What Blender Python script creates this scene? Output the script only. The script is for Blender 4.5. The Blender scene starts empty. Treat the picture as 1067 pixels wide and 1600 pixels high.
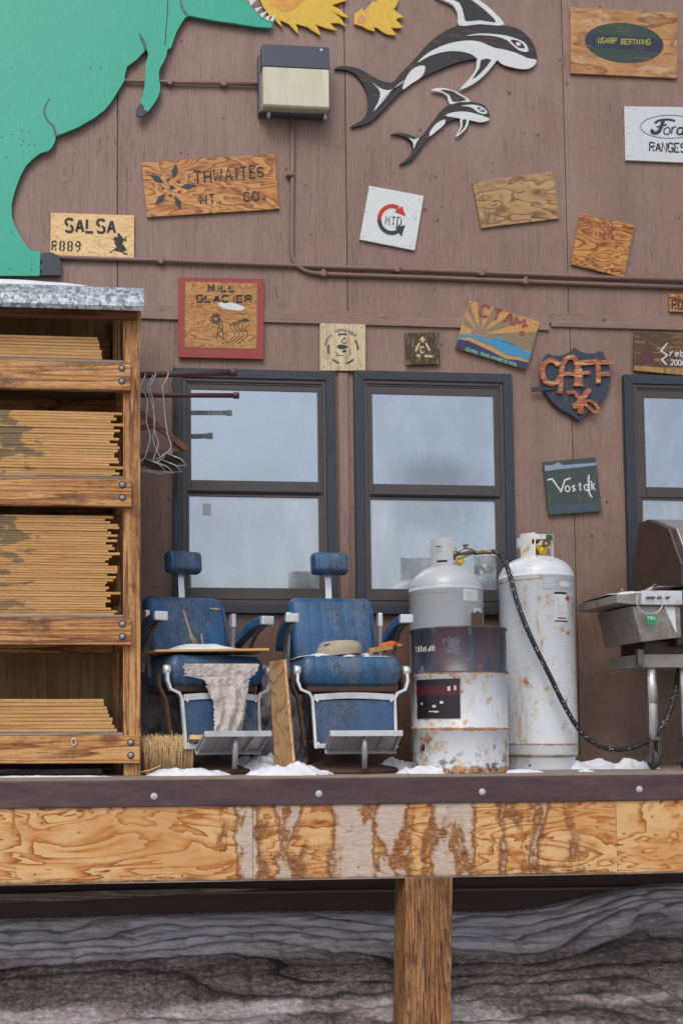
import bpy, bmesh, math, random
from mathutils import Vector, Matrix, noise as mnoise
random.seed(7)
R = math.radians
scene = bpy.context.scene
COL = scene.collection

# ---------------------------------------------------------------- camera
F = 1600.0
CAM = Vector((0.0, -7.0, 0.28))
PPX, PPY = 288.0, 1046.0
PSI, THE, ROLL = math.atan(.08), math.atan(.056), 0.003
FWD = Vector((math.sin(PSI)*math.cos(THE), math.cos(PSI)*math.cos(THE), math.sin(THE)))
RGT = Vector((math.cos(PSI), -math.sin(PSI), 0))
UP = RGT.cross(FWD)
RG2 = RGT*math.cos(ROLL) - UP*math.sin(ROLL)
UP2 = RGT*math.sin(ROLL) + UP*math.cos(ROLL)
RGT, UP = RG2, UP2
cam = bpy.data.cameras.new('camera'); camo = bpy.data.objects.new('camera', cam); COL.objects.link(camo)
cam.sensor_fit = 'VERTICAL'; cam.sensor_height = 36.0; cam.lens = F/1600*36.0
cam.shift_x = (533.5-PPX)/1600; cam.shift_y = (PPY-800)/1600
cam.clip_start = 0.05; cam.clip_end = 4000
camo.matrix_world = Matrix(((RGT.x, UP.x, -FWD.x, CAM.x), (RGT.y, UP.y, -FWD.y, CAM.y), (RGT.z, UP.z, -FWD.z, CAM.z), (0, 0, 0, 1)))
scene.camera = camo

# ---------------------------------------------------------------- world, sun, exposure
SUN_EL, SUN_AZ = R(48), R(205)      # azimuth measured clockwise from +Y
w = bpy.data.worlds.new('World'); scene.world = w; w.use_nodes = True
wn = w.node_tree; wn.nodes.clear()
sky = wn.nodes.new('ShaderNodeTexSky'); sky.sky_type = 'NISHITA'; sky.sun_disc = False
sky.sun_elevation = SUN_EL; sky.sun_rotation = SUN_AZ
sky.air_density = 1.0; sky.dust_density = 3.5; sky.ozone_density = 1.0; sky.altitude = 0
hs = wn.nodes.new('ShaderNodeHueSaturation'); hs.inputs['Saturation'].default_value = 0.72
bg = wn.nodes.new('ShaderNodeBackground'); bg.inputs['Strength'].default_value = 0.10
wo = wn.nodes.new('ShaderNodeOutputWorld')
wn.links.new(sky.outputs[0], hs.inputs['Color']); wn.links.new(hs.outputs[0], bg.inputs['Color']); wn.links.new(bg.outputs[0], wo.inputs['Surface'])
sl = bpy.data.lights.new('sun', 'SUN'); sl.energy = 0.85; sl.angle = R(32); sl.color = (1, .97, .93)
so = bpy.data.objects.new('sun', sl); COL.objects.link(so)
sdir = Vector((math.sin(SUN_AZ)*math.cos(SUN_EL), math.cos(SUN_AZ)*math.cos(SUN_EL), math.sin(SUN_EL)))
so.rotation_euler = sdir.to_track_quat('Z', 'Y').to_euler(); so.location = (0, -5, 8)
scene.view_settings.view_transform = 'Standard'; scene.view_settings.look = 'None'
scene.view_settings.gamma = 1; scene.view_settings.use_curve_mapping = False
scene.view_settings.exposure = 0.36
scene.render.engine = 'CYCLES'

def P(px, py, Y):
    """photograph measurement -> point of the place on the plane at distance Y"""
    d = FWD*F + RGT*(px-PPX) + UP*(PPY-py)
    return CAM + d*((Y-CAM.y)/d.y)
def X(px, py, Y): return P(px, py, Y).x
def Z(px, py, Y): return P(px, py, Y).z

# ---------------------------------------------------------------- node helpers
def lin(c):
    if isinstance(c, (int, float)): c = (c, c, c)
    return tuple((v/255/12.92 if v/255 <= .04045 else ((v/255+.055)/1.055)**2.4) for v in c[:3]) + (1,)
class G:
    def __init__(s, name):
        s.m = bpy.data.materials.new(name); s.m.use_nodes = True; s.t = s.m.node_tree
        s.b = s.t.nodes['Principled BSDF']; s.out = s.t.nodes['Material Output']
        s.tc = s.t.nodes.new('ShaderNodeTexCoord'); s.oi = s.t.nodes.new('ShaderNodeObjectInfo')
        s.geo = s.t.nodes.new('ShaderNodeNewGeometry')
    def set(s, sock, v):
        i = s.b.inputs[sock]
        if isinstance(v, bpy.types.NodeSocket): s.t.links.new(v, i)
        else: i.default_value = v
        return s
    def _in(s, i, v):
        if isinstance(v, bpy.types.NodeSocket): s.t.links.new(v, i)
        else: i.default_value = v
    def map(s, scale=(1, 1, 1), loc=(0, 0, 0), src=None, rot=(0, 0, 0)):
        n = s.t.nodes.new('ShaderNodeMapping'); s.t.links.new(src or s.tc.outputs['Object'], n.inputs[0])
        n.inputs['Scale'].default_value = scale; n.inputs['Location'].default_value = loc; n.inputs['Rotation'].default_value = rot
        return n.outputs[0]
    def pos(s, scale=(1, 1, 1), loc=(0, 0, 0)): return s.map(scale, loc, s.geo.outputs['Position'])
    def noise(s, vec, scale, detail=4, rough=.55, dist=0., rnd=True, col=False):
        n = s.t.nodes.new('ShaderNodeTexNoise'); n.noise_dimensions = '4D'
        s.t.links.new(vec, n.inputs['Vector']); n.inputs['Scale'].default_value = scale
        n.inputs['Detail'].default_value = detail; n.inputs['Roughness'].default_value = rough; n.inputs['Distortion'].default_value = dist
        if rnd: s._in(n.inputs['W'], s.math('MULTIPLY', s.oi.outputs['Random'], 37.0))
        return n.outputs['Color' if col else 'Fac']
    def vor(s, vec, scale, feature='F1', out='Distance'):
        n = s.t.nodes.new('ShaderNodeTexVoronoi'); n.feature = feature
        s.t.links.new(vec, n.inputs['Vector']); n.inputs['Scale'].default_value = scale
        return n.outputs[out]
    def math(s, op, a, b=0., c=0., clamp=False):
        n = s.t.nodes.new('ShaderNodeMath'); n.operation = op; n.use_clamp = clamp
        s._in(n.inputs[0], a); s._in(n.inputs[1], b)
        if op in ('MULTIPLY_ADD', 'SMOOTH_MIN'): s._in(n.inputs[2], c)
        return n.outputs[0]
    def step(s, v, a, b):
        n = s.t.nodes.new('ShaderNodeMapRange'); n.interpolation_type = 'SMOOTHSTEP'
        s._in(n.inputs[0], v); n.inputs[1].default_value = a; n.inputs[2].default_value = b
        return n.outputs[0]
    def ramp(s, f, stops, interp='LINEAR'):
        n = s.t.nodes.new('ShaderNodeValToRGB'); s.t.links.new(f, n.inputs[0]); e = n.color_ramp.elements; n.color_ramp.interpolation = interp
        while len(e) < len(stops): e.new(.5)
        for el, (p, c) in zip(e, stops): el.position = p; el.color = lin(c)
        return n.outputs[0]
    def mix(s, f, a, b, mode='MIX'):
        n = s.t.nodes.new('ShaderNodeMix'); n.data_type = 'RGBA'; n.blend_type = mode
        s._in(n.inputs[0], f); s._in(n.inputs[6], a); s._in(n.inputs[7], b)
        return n.outputs[2]
    def xyz(s, vec):
        n = s.t.nodes.new('ShaderNodeSeparateXYZ'); s.t.links.new(vec, n.inputs[0]); return n.outputs
    def bump(s, h, strength=.5, dist=.002, prev=None):
        n = s.t.nodes.new('ShaderNodeBump'); s.t.links.new(h, n.inputs['Height']); n.inputs['Strength'].default_value = strength
        n.inputs['Distance'].default_value = dist
        if prev is not None: s.t.links.new(prev, n.inputs['Normal'])
        return n.outputs[0]
def simple(name, c, rough=.6, metal=0., var=.12, scale=12, bump=.15):
    g = G(name); v = g.map()
    n = g.noise(v, scale, 6, .6)
    g.set('Base Color', g.mix(g.math('MULTIPLY', n, 1.), tuple(x*(1-var*1.6) for x in lin(c)[:3])+(1,), tuple(min(1, x*(1+var)) for x in lin(c)[:3])+(1,)))
    g.set('Roughness', g.math('MULTIPLY_ADD', n, .25, rough-.12)).set('Metallic', metal)
    if bump: g.set('Normal', g.bump(g.noise(v, scale*6, 5), bump, .002))
    return g.m

# ---------------------------------------------------------------- materials
def wood(name, cols, axis='X', mode='grain', scale=1., gloss=.55, stain=None, stain_amt=.5, bumpst=.5, ring=14, wear=None, wear_amt=.3, knots=0.):
    g = G(name)
    def ax(a, c): return tuple(k*scale for k in {'X': (a, c, c), 'Z': (c, c, a), 'Y': (c, a, c)}[axis])
    v = g.map(ax(.9, 9))
    fine = g.noise(v, 15, 6, .72)
    hair = g.noise(g.map(ax(1.2, 40)), 6, 3, .6)
    if mode == 'flame':
        n = g.noise(g.map(ax(1.3, 4.2)), 1.0, 3.2, .52, .5)
    else:
        n = g.noise(g.map(ax(.16, 4.5)), 1.6, 2.5, .5, .2)
    t = g.math('FRACT', g.math('MULTIPLY', n, ring))
    # growth bands: slow change from early wood to late wood, then a crisp edge
    band = g.math('SUBTRACT', 1., g.math('POWER', t, 2.2))
    band = g.math('MULTIPLY', band, g.step(t, .0, .10))
    wide = g.noise(g.map(ax(.8, 2.5)), 1.3, 4, .6)
    f = g.math('ADD', g.math('MULTIPLY', band, .30 if mode == 'flame' else .17), g.math('MULTIPLY', fine, .38 if mode != 'flame' else .32))
    f = g.math('ADD', f, g.math('MULTIPLY', hair, .26))
    f = g.math('ADD', f, g.math('MULTIPLY', g.math('SUBTRACT', wide, .3), .34))
    k = len(cols)-1
    col = g.ramp(f, [((.33+.42*i/k if mode == 'flame' else .36+.28*i/k), cc) for i, cc in enumerate(cols)])
    crk = g.noise(g.map(ax(1.1, 26)), 3.2, 3, .5)
    cm = g.step(crk, .365, .31)
    col = g.mix(g.math('MULTIPLY', cm, .7), col, lin((56, 34, 22)))
    if stain is not None:
        st = g.noise(g.map(ax(2.4, 5)), 1.6, 7, .72)
        sm = g.step(st, .50, .66)
        col = g.mix(g.math('MULTIPLY', sm, stain_amt), col, lin(stain))
        s2 = g.noise(g.map(ax(3, 8)), 5, 8, .8)
        col = g.mix(g.math('MULTIPLY', g.step(s2, .58, .66), stain_amt*.9), col, lin(tuple(q*.8 for q in stain)))
    if knots:
        kv = g.vor(g.map(ax(1.6, 3.2)), 1.25)
        km = g.step(kv, .17*knots, .06*knots)
        kr = g.math('FRACT', g.math('MULTIPLY', kv, 26))
        col = g.mix(g.math('MULTIPLY', km, .8), col, g.ramp(kr, [(.0, (70, 40, 24)), (.9, (126, 76, 44))]))
    if wear is not None:
        wn_ = g.noise(g.map(ax(.9, 7)), 3, 8, .75)
        col = g.mix(g.math('MULTIPLY', g.step(wn_, .52, .62), wear_amt), col, lin(wear))
    sp = g.vor(g.map((1, 1, 1)), 45*scale)
    col = g.mix(g.math('MULTIPLY', g.step(sp, .10, .05), .45), col, lin((55, 35, 25)))
    g.set('Base Color', col).set('Roughness', g.math('MULTIPLY_ADD', f, -.15, gloss+.1))
    h = g.math('SUBTRACT', g.math('MULTIPLY', f, .8), g.math('MULTIPLY', cm, 1.0))
    g.set('Normal', g.bump(h, bumpst, .003))
    return g.m

def siding_mat(name='painted_plywood', axis='Z'):
    g = G(name)
    p = g.pos()
    z = g.xyz(p)[2]; x = g.xyz(p)[0]
    a = (9, 9, .8) if axis == 'Z' else (.8, 9, 9)
    v = g.pos(a)
    fine = g.noise(v, 12, 6, .7)
    mid = g.noise(g.pos((3, 3, .6)), 1.5, 5, .6)
    pin = g.noise(g.pos((60, 60, .7) if axis == 'Z' else (.7, 60, 60)), 2.6, 3, .6)
    big = g.noise(g.pos((1, 1, 1)), .9, 4, .6, rnd=False)
    col = g.ramp(fine, [(.25, (118, 93, 84)), (.5, (142, 115, 105)), (.8, (160, 134, 122))])
    col = g.mix(g.math('MULTIPLY', g.step(pin, .48, .36), .38), col, lin((104, 80, 74)))
    # low wall: second, redder and glossier coat, with objects' shade mixed into its tone
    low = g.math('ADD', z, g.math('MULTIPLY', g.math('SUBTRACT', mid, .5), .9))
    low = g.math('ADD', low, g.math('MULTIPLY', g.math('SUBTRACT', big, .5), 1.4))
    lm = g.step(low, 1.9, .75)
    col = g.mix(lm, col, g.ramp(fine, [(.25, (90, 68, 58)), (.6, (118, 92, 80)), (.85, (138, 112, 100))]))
    col = g.mix(g.math('MULTIPLY', g.step(big, .45, .7), .35), col, lin((168, 145, 135)))
    brd = g.noise(g.pos((1.6, 1.6, .22) if axis == 'Z' else (.22, 1.6, 1.6)), 2.1, 6, .62)
    col = g.mix(g.math('MULTIPLY', g.step(brd, .50, .34), .30), col, lin((112, 88, 80)))
    col = g.mix(g.math('MULTIPLY', g.step(brd, .54, .70), .28), col, lin((168, 146, 136)))
    # rub marks and scuffs
    sc = g.noise(g.pos((1, 1, 2.4)), 3.4, 9, .8)
    col = g.mix(g.math('MULTIPLY', g.step(sc, .585, .68), .5), col, lin((103, 76, 66)))
    # dark vertical checks
    ck = g.noise(g.pos((34, 34, 1.9) if axis == 'Z' else (1.9, 34, 34)), 4.6, 4, .62)
    area = g.step(g.noise(g.pos((1.6, 1, .8)), 1.8, 5, .65), .44, .66)
    cm = g.math('MULTIPLY', g.step(ck, .425, .345), area)
    col = g.mix(g.math('MULTIPLY', cm, .85), col, lin((62, 40, 34)))
    # knots / plugs and small chips
    k = g.vor(g.pos((1, 1, .7)), 9.3)
    kk = g.noise(g.pos(), 26, 2)
    chips = g.math('MULTIPLY', g.step(g.math('ADD', k, g.math('MULTIPLY', g.math('SUBTRACT', kk, .5), .25)), .10, .05), g.step(g.noise(g.pos(), 2.3, 3), .44, .56))
    col = g.mix(g.math('MULTIPLY', chips, .75), col, lin((66, 44, 36)))
    # faint rust run
    rr = g.noise(g.pos((6, 6, .35)), 2.5, 4, .6)
    col = g.mix(g.math('MULTIPLY', g.step(rr, .60, .74), .4), col, lin((128, 74, 50)))
    g.set('Base Color', col)
    g.set('Roughness', g.math('SUBTRACT', g.math('MULTIPLY_ADD', fine, .2, .46), g.math('MULTIPLY', lm, .16)))
    h = g.math('SUBTRACT', g.math('MULTIPLY', fine, .45), g.math('MULTIPLY', g.math('MAXIMUM', cm, chips), .9))
    h = g.math('ADD', h, g.math('MULTIPLY', mid, 1.4)); h = g.math('ADD', h, g.math('MULTIPLY', pin, .5))
    g.set('Normal', g.bump(h, .55, .004))
    return g.m
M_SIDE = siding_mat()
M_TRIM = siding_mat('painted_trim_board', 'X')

def casing_mat(name, base, axis):
    g = G(name); v = g.map((8, 8, .7) if axis == 'Z' else (.7, 8, 8))
    f = g.noise(v, 10, 6, .7)
    b = [max(0, q-16) for q in base]; l = [q+14 for q in base]
    col = g.ramp(f, [(.3, b), (.6, base), (.85, l)])
    sp = g.noise(g.map(), 60, 3, .6)
    col = g.mix(g.math('MULTIPLY', g.step(sp, .67, .72), .6), col, lin((120, 104, 92)))
    g.set('Base Color', col).set('Roughness', .5).set('Normal', g.bump(f, .5, .003))
    return g.m
M_CASV = casing_mat('blue_grey_casing_paint', (56, 62, 72), 'Z')
M_CASH = casing_mat('blue_grey_casing_paint_level', (56, 62, 72), 'X')
M_SASH = simple('brown_anodised_sash', (80, 74, 74), .42, .1, .12, 9, .08)
M_DARK = simple('dark_gap', (26, 22, 22), .8)

def glass_mat():
    g = G('reflective_window_glass')
    p = g.map()
    smear = g.noise(g.map((3, 1, 1.2)), 2.2, 6, .6)
    streak = g.noise(g.map((14, 1, .8)), 3, 5, .6)
    dust = g.math('MULTIPLY_ADD', g.step(smear, .35, .75), .22, .10)
    dust = g.math('ADD', dust, g.math('MULTIPLY', g.step(streak, .5, .8), .12))
    gl = g.t.nodes.new('ShaderNodeBsdfGlossy'); gl.inputs['Roughness'].default_value = .015
    gl.inputs['Color'].default_value = (.50, .56, .63, 1)
    g.t.links.new(g.bump(g.noise(g.map(), .8, 1), .02, .02), gl.inputs['Normal'])
    df = g.t.nodes.new('ShaderNodeBsdfDiffuse')
    g.t.links.new(g.ramp(smear, [(.3, (176, 184, 190)), (.7, (206, 216, 224))]), df.inputs['Color'])
    mx = g.t.nodes.new('ShaderNodeMixShader')
    g.t.links.new(dust, mx.inputs[0]); g.t.links.new(gl.outputs[0], mx.inputs[1]); g.t.links.new(df.outputs[0], mx.inputs[2])
    fa = g.t.nodes.new('ShaderNodeAttribute'); fa.attribute_type = 'OBJECT'; fa.attribute_name = 'frost'
    g.t.links.new(g.math('ADD', dust, g.math('MULTIPLY', fa.outputs['Fac'], g.step(g.noise(g.map((2, 1, 2)), 1.6, 5, .6), .25, .7))), mx.inputs[0])
    # brown soot film patch, drawn round the middle of the pane in object space (only where attribute soot is set)
    at = g.t.nodes.new('ShaderNodeAttribute'); at.attribute_type = 'OBJECT'; at.attribute_name = 'soot'
    o = g.xyz(p)
    dx = g.math('MULTIPLY', o[0], 2.6)
    at2 = g.t.nodes.new('ShaderNodeAttribute'); at2.attribute_type = 'OBJECT'; at2.attribute_name = 'soot_z'
    dz = g.math('MULTIPLY', g.math('SUBTRACT', o[2], at2.outputs['Fac']), 5.5)
    r = g.math('SQRT', g.math('ADD', g.math('MULTIPLY', dx, dx), g.math('MULTIPLY', dz, dz)))
    r = g.math('ADD', r, g.math('MULTIPLY', g.math('SUBTRACT', g.noise(g.map((12, 1, 4)), 3, 7, .75), .5), .8))
    soot = g.math('MULTIPLY', g.math('MULTIPLY', g.step(r, 1.25, .15), at.outputs['Fac']), .34)
    d2 = g.t.nodes.new('ShaderNodeBsdfDiffuse'); d2.inputs['Color'].default_value = lin((84, 80, 78))
    mx2 = g.t.nodes.new('ShaderNodeMixShader')
    g.t.links.new(soot, mx2.inputs[0]); g.t.links.new(mx.outputs[0], mx2.inputs[1]); g.t.links.new(d2.outputs[0], mx2.inputs[2])
    g.t.links.new(mx2.outputs[0], g.out.inputs['Surface'])
    return g.m
M_GLASS = glass_mat()

M_RACKX = wood('rack_timber_level', [(84, 48, 24), (146, 92, 46), (194, 138, 78), (216, 170, 112)], 'X', 'grain', 1., .55, (92, 56, 40), .9, .8, 13, wear=(206, 170, 126), knots=1.)
M_RACKZ = wood('rack_timber_upright', [(88, 52, 28), (150, 98, 52), (192, 140, 82), (214, 170, 116)], 'Z', 'grain', 1., .55, (104, 62, 42), .8, .8, 13, wear=(206, 170, 126), knots=1.)
M_GREYW = wood('weathered_grey_board', [(90, 82, 76), (138, 128, 118), (170, 160, 148)], 'X', 'grain', 1., .7)
M_BACKP = wood('olive_back_panel_ply', [(120, 100, 68), (148, 126, 88), (164, 142, 104)], 'Z', 'grain', .7, .7, (110, 84, 54), .35, .3, 5)
M_POST = wood('support_post_timber', [(66, 40, 26), (118, 76, 44), (162, 114, 68), (194, 148, 98)], 'Z', 'grain', 1.2, .6, (90, 54, 38), .85, 1., 24, wear=(190, 160, 130), knots=.6)
M_BROWNW = wood('brown_stick_wood', [(82, 48, 30), (126, 76, 48), (150, 98, 64)], 'X', 'grain', 1.6)
M_SIGN_Y = wood('yellow_plywood_sign', [(196, 152, 94), (222, 182, 122), (230, 196, 142), (236, 206, 158)], 'X', 'flame', 2.0, .5, bumpst=.3, ring=18)
M_SIGN_O = wood('orange_varnished_sign', [(104, 60, 26), (164, 102, 48), (198, 138, 74), (214, 164, 106)], 'X', 'flame', 1.3, .4, (112, 66, 34), .5, .4, 16, knots=.7)
M_SIGN_B = wood('browned_ply_sign', [(104, 76, 48), (152, 116, 74), (178, 142, 96), (188, 158, 116)], 'X', 'flame', 1.1, .5, (92, 78, 62), .6, .4, 14)
M_SIGN_P = wood('pale_weathered_sign', [(176, 156, 120), (206, 190, 154), (216, 204, 176)], 'Z', 'grain', 1.5, .6, (156, 120, 74), .5, .4, 8)
M_SIGN_M = wood('mill_sign_face', [(132, 84, 42), (178, 124, 68), (204, 156, 96)], 'X', 'flame', 2.4, .5, None, .4, .3, 16)
M_SIGN_L = wood('left_plain_ply', [(120, 86, 44), (166, 124, 74), (188, 150, 96)], 'Z', 'flame', 1.4, .55, bumpst=.3)

def painted(name, c, under=(150, 104, 62), amt=.5, thr=.56, axis='X', rough=.55, fine=26, dark=None):
    """paint worn through to wood in streaks along the grain"""
    g = G(name)
    sc = {'X': (1, 6, 6), 'Z': (6, 6, 1), 'N': (3, 3, 3)}[axis]
    n = g.noise(g.map(sc), fine*.35, 8, .75)
    f = g.noise(g.map(sc), fine, 5, .6)
    base = g.mix(f, tuple(x*.72 for x in lin(c)[:3])+(1,), tuple(min(1, x*1.15) for x in lin(c)[:3])+(1,))
    base = g.mix(g.math('MULTIPLY', g.step(n, thr, thr+.07), amt), base, lin(under))
    if dark: base = g.mix(g.math('MULTIPLY', g.step(g.noise(g.map(), 7, 6, .7), .5, .7), .5), base, lin(dark))
    g.set('Base Color', base).set('Roughness', rough).set('Normal', g.bump(g.math('ADD', g.math('MULTIPLY', f, .4), n), .35, .002))
    return g.m
M_GREEN = painted('green_cutout_paint', (44, 176, 148), (96, 186, 160), .4, .57, 'Z', .42, 16)
M_GREENL = painted('grey_outline_paint', (70, 98, 112), (60, 130, 110), .5, .6, 'N')
M_CLAW = painted('dark_claw_paint', (58, 64, 76), (80, 84, 92), .5, .6, 'N')
M_WHITE = painted('white_sign_paint', (222, 226, 228), (170, 140, 104), .55, .66, 'X')
M_WHITEB = painted('chipped_white_sign_paint', (214, 218, 224), (150, 112, 78), .8, .60, 'X')
M_BLACKW = painted('black_worn_paint', (48, 48, 52), (112, 70, 46), .85, .545, 'X', .6, 20)
M_INK = painted('black_stencil_ink', (44, 40, 38), (110, 80, 50), .6, .66, 'N', .6, 30)
M_INKN = painted('navy_stencil_ink', (48, 58, 68), (120, 88, 56), .5, .66, 'N', .6, 30)
M_RED = painted('red_border_paint', (156, 66, 62), (188, 116, 84), .6, .60, 'X')
M_YEL = painted('yellow_flame_paint', (226, 188, 66), (222, 160, 72), .4, .62, 'N', .5, 10)
M_BLUEP = painted('sky_blue_paint', (70, 144, 188), (196, 150, 96), .4, .66, 'X')
M_NAVY = painted('navy_board_paint', (54, 58, 96), (130, 100, 76), .5, .66, 'X')
M_PURP = painted('faded_red_ink', (150, 72, 70), (196, 150, 96), .6, .6, 'N')
M_TEAL = painted('mint_lettering', (120, 196, 170), (54, 58, 96), .4, .66, 'N')
M_SHIELD = painted('shield_blue_paint', (50, 62, 80), (132, 96, 66), .75, .56, 'Z', .6, 26)
M_CAFF = painted('orange_letter_paint', (162, 86, 60), (208, 168, 112), .9, .50, 'X', .5, 26)
M_VOST = painted('dark_green_sign_paint', (66, 78, 76), (118, 96, 62), .7, .56, 'Z', .6, 22)
M_EREB = painted('dark_brown_sign_paint', (84, 66, 48), (160, 122, 74), .8, .52, 'X', .6, 22)
M_TRI = painted('dark_square_sign_paint', (70, 56, 38), (168, 140, 92), .85, .53, 'Z', .6, 30)
M_CREAM = painted('cream_stencil_paint', (206, 192, 148), (90, 74, 50), .6, .6, 'Z', .6, 30)
M_OVAL = painted('oval_blue_paint', (46, 52, 74), (150, 120, 66), .7, .575, 'X', .5, 14, (40, 60, 66))
M_OVALG = painted('oval_green_paint', (56, 74, 66), (150, 120, 66), .8, .565, 'X', .5, 20)
M_LIME = painted('yellow_stencil_ink', (182, 176, 70), (60, 70, 80), .6, .6, 'N')
M_RAY = painted('grey_ray_paint', (140, 124, 94), (196, 160, 106), .4, .64, 'N')
M_USA = wood('cracked_varnish_sign', [(128, 84, 46), (172, 122, 72), (196, 150, 98)], 'X', 'flame', 1.2, .4, (214, 190, 156), .55, .5, 5)
M_MAROON = painted('maroon_paint', (92, 56, 52), (130, 90, 60), .5, .6, 'N')
M_LBLUE = painted('pale_blue_paint', (140, 158, 180), (90, 100, 104), .5, .58, 'X')

def galv():
    g = G('galvanised_spangle_steel')
    c = g.vor(g.map((1, 1, 1)), 46, 'F1', 'Color'); x = g.xyz(c)[0]
    c2 = g.vor(g.map((1, 1, 1)), 95, 'F1', 'Color'); y = g.xyz(c2)[1]
    f = g.math('ADD', g.math('MULTIPLY', x, .6), g.math('MULTIPLY', y, .4))
    g.set('Base Color', g.ramp(f, [(.2, (118, 126, 134)), (.5, (160, 168, 176)), (.8, (206, 212, 220))]))
    g.set('Metallic', .45).set('Roughness', g.math('MULTIPLY_ADD', f, .2, .35))
    return g.m
M_GALV = galv()
def snow_mat(name='snow', dirt_dark=.0):
    g = G(name); n = g.noise(g.map(), 18, 6, .6)
    col = g.ramp(n, [(.3, (212, 218, 230)), (.7, (238, 240, 246))])
    if dirt_dark: col = g.mix(g.math('MULTIPLY', g.step(g.noise(g.map(), 9, 8, .75), .52, .68), dirt_dark), col, lin((120, 104, 92)))
    g.set('Base Color', col).set('Roughness', .6).set('Normal', g.bump(n, .4, .01))
    g.set('Subsurface Weight', .0)
    return g.m
M_SNOW = snow_mat('snow', .25)

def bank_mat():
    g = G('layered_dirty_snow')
    at = g.t.nodes.new('ShaderNodeAttribute'); at.attribute_name = 'dirt_dark'  # dirt bands and crevice darkening in one value
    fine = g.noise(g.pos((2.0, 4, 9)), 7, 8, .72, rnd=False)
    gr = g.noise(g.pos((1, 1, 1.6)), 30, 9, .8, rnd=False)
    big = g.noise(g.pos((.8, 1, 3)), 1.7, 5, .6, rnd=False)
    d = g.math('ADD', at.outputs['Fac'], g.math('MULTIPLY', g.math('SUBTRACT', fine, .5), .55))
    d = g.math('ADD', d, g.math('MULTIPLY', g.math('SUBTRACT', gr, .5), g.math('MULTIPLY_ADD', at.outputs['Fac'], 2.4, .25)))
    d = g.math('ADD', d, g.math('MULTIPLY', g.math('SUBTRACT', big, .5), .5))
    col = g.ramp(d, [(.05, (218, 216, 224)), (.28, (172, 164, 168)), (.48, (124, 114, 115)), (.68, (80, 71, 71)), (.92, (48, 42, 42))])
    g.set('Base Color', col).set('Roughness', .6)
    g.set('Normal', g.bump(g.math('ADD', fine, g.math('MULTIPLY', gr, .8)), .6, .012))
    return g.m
M_BANK = bank_mat()
def ground_mat():
    g = G('trodden_snow_and_grit'); n = g.noise(g.pos(), .35, 8, .65, rnd=False); m = g.noise(g.pos(), 6, 8, .7, rnd=False)
    f = g.math('ADD', g.math('MULTIPLY', n, .6), g.math('MULTIPLY', m, .4))
    g.set('Base Color', g.ramp(f, [(.38, (92, 84, 78)), (.5, (160, 154, 150)), (.62, (206, 206, 210))])).set('Roughness', .8)
    g.set('Normal', g.bump(m, .5, .03)); return g.m
M_GROUND = ground_mat()
def hill_mat():
    g = G('snowy_hillside'); n = g.noise(g.pos((1, 1, 3)), .012, 9, .65, rnd=False)
    g.set('Base Color', g.ramp(n, [(.36, (112, 120, 132)), (.50, (166, 174, 186)), (.64, (214, 220, 230))])).set('Roughness', .9); return g.m
M_HILL = hill_mat()

def steel_channel():
    g = G('oxide_painted_channel'); n = g.noise(g.map((2, 4, 10)), 2.2, 6, .65); f = g.noise(g.map((1, 4, 3)), 24, 6, .7)
    col = g.ramp(n, [(.3, (64, 50, 58)), (.5, (82, 64, 68)), (.72, (104, 80, 80))])
    col = g.mix(g.math('MULTIPLY', g.step(f, .6, .72), .5), col, lin((122, 84, 72)))
    ru = g.noise(g.map((10, 4, 1)), 2.0, 6, .65)
    col = g.mix(g.math('MULTIPLY', g.step(ru, .56, .7), .5), col, lin((98, 78, 84)))
    g.set('Base Color', col).set('Roughness', .5).set('Metallic', .1).set('Normal', g.bump(f, .25, .002)); return g.m
M_CHAN = steel_channel()

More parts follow.
